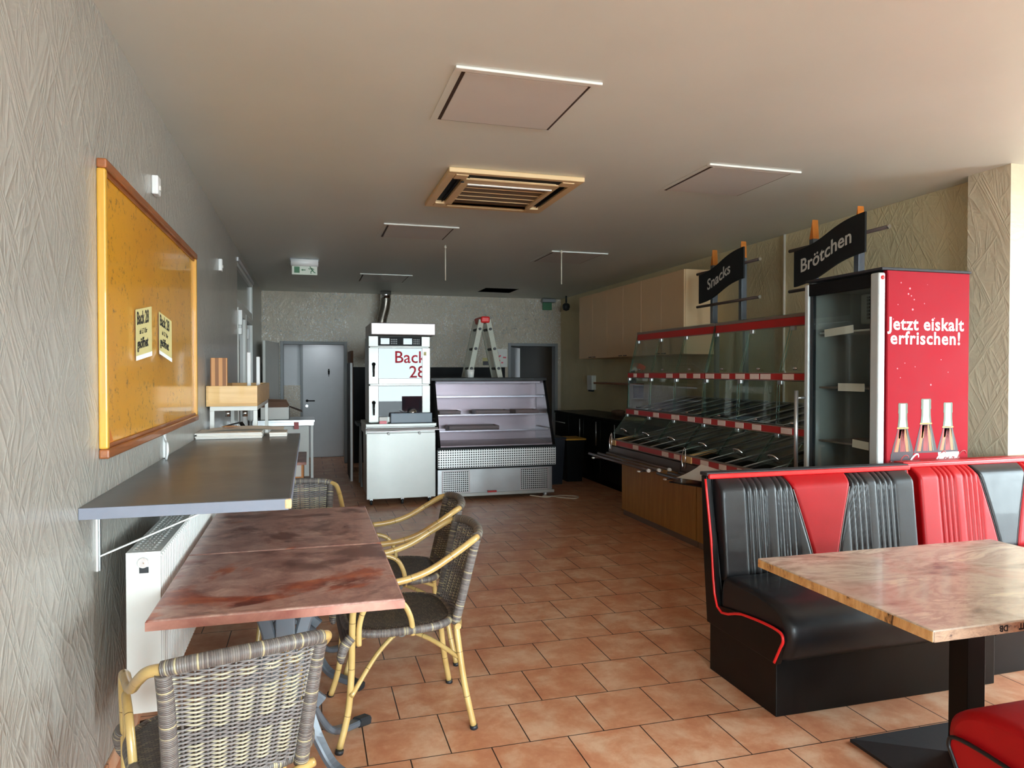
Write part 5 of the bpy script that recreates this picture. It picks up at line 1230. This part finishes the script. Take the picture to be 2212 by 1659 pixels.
MB().box(fx - .015, fy0 + .065, fz - .085, fx + .02, fy1 - .035, fz - .012, .003).build('header', 'black_paint', t); MB().box(fx - .015, fy0 + .065, .15, fx + .02, fy1 - .035, .20, .003).build('door_bottom', 'black_paint', t)
MB().box(fx - .005, fy1 - .06, .18, fx + .018, fy1 - .035, fz - .085).box(fx - .005, fy0 + .065, .18, fx + .018, fy0 + .085, fz - .085).build('door_gasket', 'dark_plastic', t)
MB().box(fx - .002, fy0 + .085, .18, fx + .004, fy1 - .06, fz - .085).build('door_glass', 'clear_glass', t)
hn = MB().tube([(fx - .075, fy1 - .0, .86), (fx - .075, fy1 - .0, 1.385)], .0125, 14).build('door_handle', 'steel', t)
MB().cyl((fx - .075, fy1, .9), (fx - .018, fy1 - .012, .9), .007, 10).cyl((fx - .075, fy1, 1.34), (fx - .018, fy1 - .012, 1.34), .007, 10).build('handle_mount', 'steel', hn)
MB().lathe([(.001, -.004), (.011, -.003), (.011, 0)], (fx - .002, fy0 - .0005, fz - .04), 16, 'y').build('lock_badge', 'red_pipe', t)
for k, (z, a, b) in enumerate(((1.735, 3.44, 3.68), (1.40, 3.35, 3.56), (1.07, 3.27, 3.44), (.72, 0, 0), (.4, 0, 0))):
    s_ = MB().box(fx + .06, fy0 + .04, z, fx1 - .05, fy1 - .04, z + .012, .002).build('wire_shelf', 'fridge_grey' if k == 0 else 'grey_taupe', t)
    if a: MB().box(fx + .052, a, z - .012, fx + .056, b, z + .034, rot=RX(.06 * (k - 1))).build('price_strip', 'paper', s_); 
    if a: MB().text('NUR 2,99 € inkl. Pfand', .018, (fx + .051, b - .012, z + .004), (0, -1, 0), (0, 0, 1), .0006, .0003).build('strip_print', 'red_strip', s_) if False else None
# printed side panel
yp = fy0 - .0008
ad = MB().box(fx + .035, fy0 - .002, .15, fx1 - .012, fy0 - .0004, fz - .012).build('advert_panel', 'fridge_red', t)
yp = fy0 - .0024
m = MB(); m.text('Jetzt eiskalt', .0985, (3.298, yp, 1.733), (1, 0, 0), (0, 0, 1), .0006, .0020, align='CENTER', sx=1.03, sp=1.08); m.text('erfrischen!', .0985, (3.294, yp, 1.655), (1, 0, 0), (0, 0, 1), .0006, .0020, align='CENTER', sx=1.03, sp=1.10)
m.build('slogan', 'print_white', ad)
def flat(pts, nm, mat, par, d=.0004, y=None): return MB().prism([(x, (y or yp), z) for x, z in pts], (0, -d, 0)).build(nm, mat, par)
def sym(cx, prof): return [(cx + r, z) for r, z in prof] + [(cx - r, z) for r, z in prof[::-1]]
for i, (cx, dz, lw) in enumerate(((3.140, 0, 1), (3.4525, 0, 1), (3.298, .022, 1.08))):
    b = flat(sym(cx, [(.034 * lw, 1.19 + dz), (.045 * lw, 1.15 + dz), (.066 * lw, 1.09), (.078 * lw, 1.045), (.083 * lw, .99), (.083 * lw, .72), (.078 * lw, .64)]), 'bottle_body', 'print_dark', ad, .0003 + .0004 * (i == 2))
    y_ = yp - .0003 - .0004 * (i == 2)
    for off0, off1, w0, w1, mat in ((-.014, -.042, .007, .010, 'print_amber'), (-.016, -.022, .008, .006, 'print_yellow'), (.016, .032, .009, .009, 'print_amber'), (.0, .0, .008, .006, 'print_red'), (.006, .012, .006, .004, 'print_red'), (-.006, -.012, .006, .005, 'print_red'), (.024, .050, .005, .004, 'print_edge'), (-.026, -.056, .006, .004, 'print_red')):
        zt_, zb_ = (1.185 + dz, 1.062) if mat != 'print_yellow' else (1.185 + dz, 1.135)
        flat([(cx + off0 * lw - w0, zt_), (cx + off0 * lw + w0, zt_), (cx + off1 * lw + w1, zb_), (cx + off1 * lw - w1, zb_)], 'highlight', mat, b, .0002, y_)
    nk = flat(sym(cx, [(.029 * lw, 1.330 + dz), (.032 * lw, 1.322 + dz), (.031 * lw, 1.30 + dz), (.033 * lw, 1.275 + dz), (.029 * lw, 1.272 + dz), (.030 * lw, 1.24 + dz), (.036 * lw, 1.19 + dz)]), 'bottle_neck', 'print_edge', b, .0003, y_)
    flat(sym(cx, [(.017 * lw, 1.326 + dz), (.018 * lw, 1.27 + dz), (.018 * lw, 1.24 + dz), (.024 * lw, 1.194 + dz)]), 'neck_shine', 'print_cream', nk, .0003, y_ - .0003)
    flat(sym(cx, [(.039 * lw, 1.196 + dz), (.039 * lw, 1.189 + dz)]), 'neck_ring', 'print_yellow', nk, .0003, y_ - .0003)
    flat(sym(cx, [(.080 * lw, 1.052), (.0835 * lw, .99), (.0835 * lw, .86)]), 'bottle_label', 'print_dark' if i == 0 else ('print_white' if i == 1 else 'fridge_red'), b, .0006, y_)
def script(cx, z, s, mat, lab, y_, sel=(0, 9)):
    """flowing two-word script logo drawn as brush strokes: (x, z) in units of cap height"""
    S = [[(1.05, .80), (1.0, 1.02), (.75, 1.02), (.42, .72), (.22, .30), (.30, .02), (.60, .0), (.95, .25)],                 # C
         [(1.22, .42), (1.02, .36), (.95, .12), (1.08, .0), (1.28, .12), (1.32, .38), (1.20, .44)],                         # o
         [(1.78, .38), (1.62, .44), (1.46, .24), (1.50, .02), (1.72, .04)],                                                 # c
         [(2.20, .40), (2.0, .44), (1.86, .22), (1.92, .0), (2.10, .08), (2.24, .44), (2.16, .06), (2.34, .04)],            # a
         [(2.42, .22), (2.62, .24)],                                                                                        # -
         [(3.75, .72), (3.62, .98), (3.25, 1.0), (2.90, .70), (2.76, .30), (2.90, .02), (3.20, .02), (3.50, .28)],          # C
         [(3.70, .42), (3.54, .36), (3.48, .12), (3.60, .0), (3.78, .14), (3.80, .38), (3.70, .44)],
         [(3.92, .10), (4.10, .45), (4.30, .92), (4.20, 1.0), (4.06, .60), (4.02, .06), (4.2, .02)],                        # l
         [(4.62, .40), (4.44, .44), (4.30, .22), (4.36, .0), (4.54, .08), (4.68, .44), (4.60, .06), (4.80, .08)]]
    m = MB()
    for st in S[sel[0]:sel[1]]:
        n_ = len(st); m.tube([(cx + (x - 2.5) * s + .12 * s * zz, y_, z + zz * s) for x, zz in st], [s * (.035 + .055 * math.sin(PI * (i + .5) / n_)) for i in range(n_)], 6, 4, up=(0, 1, 0), flat=.05 / 1)
    if sel == (0, 9): m.tube([(cx + (x - 2.5) * s, y_, z + zz * s) for x, zz in [(.6, -.0), (1.1, -.32), (2.0, -.28), (3.0, -.42), (3.9, -.22)]], [s * .02, s * .06, s * .05, s * .06, s * .02], 6, 5, up=(0, 1, 0), flat=.05)
    return m.build('script_logo', mat, lab)
script(3.107, .985, .055, 'print_red', ad, yp - .0012, (2, 7)); script(3.51, 1.0, .055, 'print_red', ad, yp - .0012, (0, 6)); script(3.345, .970, .072, 'print_white', ad, yp - .0022)
random.seed(11); m = MB()
for x, z, r in ((3.12, 1.99, .004), (3.18, 1.96, .006), (3.17, 1.93, .005), (3.19, 1.92, .004), (3.21, 1.90, .004), (3.20, 1.845, .006), (3.10, 1.87, .003), (3.28, 1.88, .003), (3.35, 1.80, .004), (3.10, 1.52, .004), (3.15, 1.55, .003), (3.22, 1.53, .003), (3.45, 1.50, .003), (3.33, 1.43, .005), (3.12, 1.47, .003), (3.40, 1.57, .003), (3.30, 1.985, .002), (3.07, 1.79, .003)):
    m.lathe([(r, 0), (r * .6, .0008)], (x, yp - .0005, z), 10, 'y')
o = m.build('water_drops', 'print_drop', ad); o['kind'] = 'stuff'
t_ = bpy.data.objects['drinks_fridge']; K = 1.062; t_.location = (3.3 * K, 3.47 * K, -.093); t_.scale = (K, K, K)
# timber leaning behind the fridge
for (x0, z0_, z1_, w, lab) in ((4.02, 0, 1.62, .05, 'orange wooden plank standing between fridge and pier'),):
    t = thing('wooden_easel', lab, 'plank', (4.06, 3.90, 0))
    MB().box(4.06, 3.88, 0, 4.10, 3.90, 1.74, .002).build('upright', 'wood_orange', t); MB().box(4.0, 3.87, 1.52, 4.19, 3.88, 1.57, .002).build('cross_piece', 'wood_frame', t)
    MB().box(4.10, 3.90, 0, 4.20, 3.91, 1.72, .001).build('grey_panel', 'grey_door', t); MB().box(4.04, 3.85, 0, 4.13, 3.868, 1.22, .002).build('front_plank', 'wood_orange', t)

# ================================================================== LETTERING ON THE SHOP WINDOW (seen mirrored in the oven glass)
yw = YF - .108
m = MB().text('Back', .5, (2.43, yw, 1.78), (1, 0, 0), (0, 0, 1), .002, .004); tag(m.build('window_lettering', 'window_red'), 'red word Back painted on the shop window, mirrored in the oven glass', 'lettering')
m = MB().text('28', .5, (2.87, yw, 1.34), (1, 0, 0), (0, 0, 1), .002, .004); tag(m.build('window_lettering', 'window_red'), 'red number 28 painted on the shop window below the word', 'lettering')
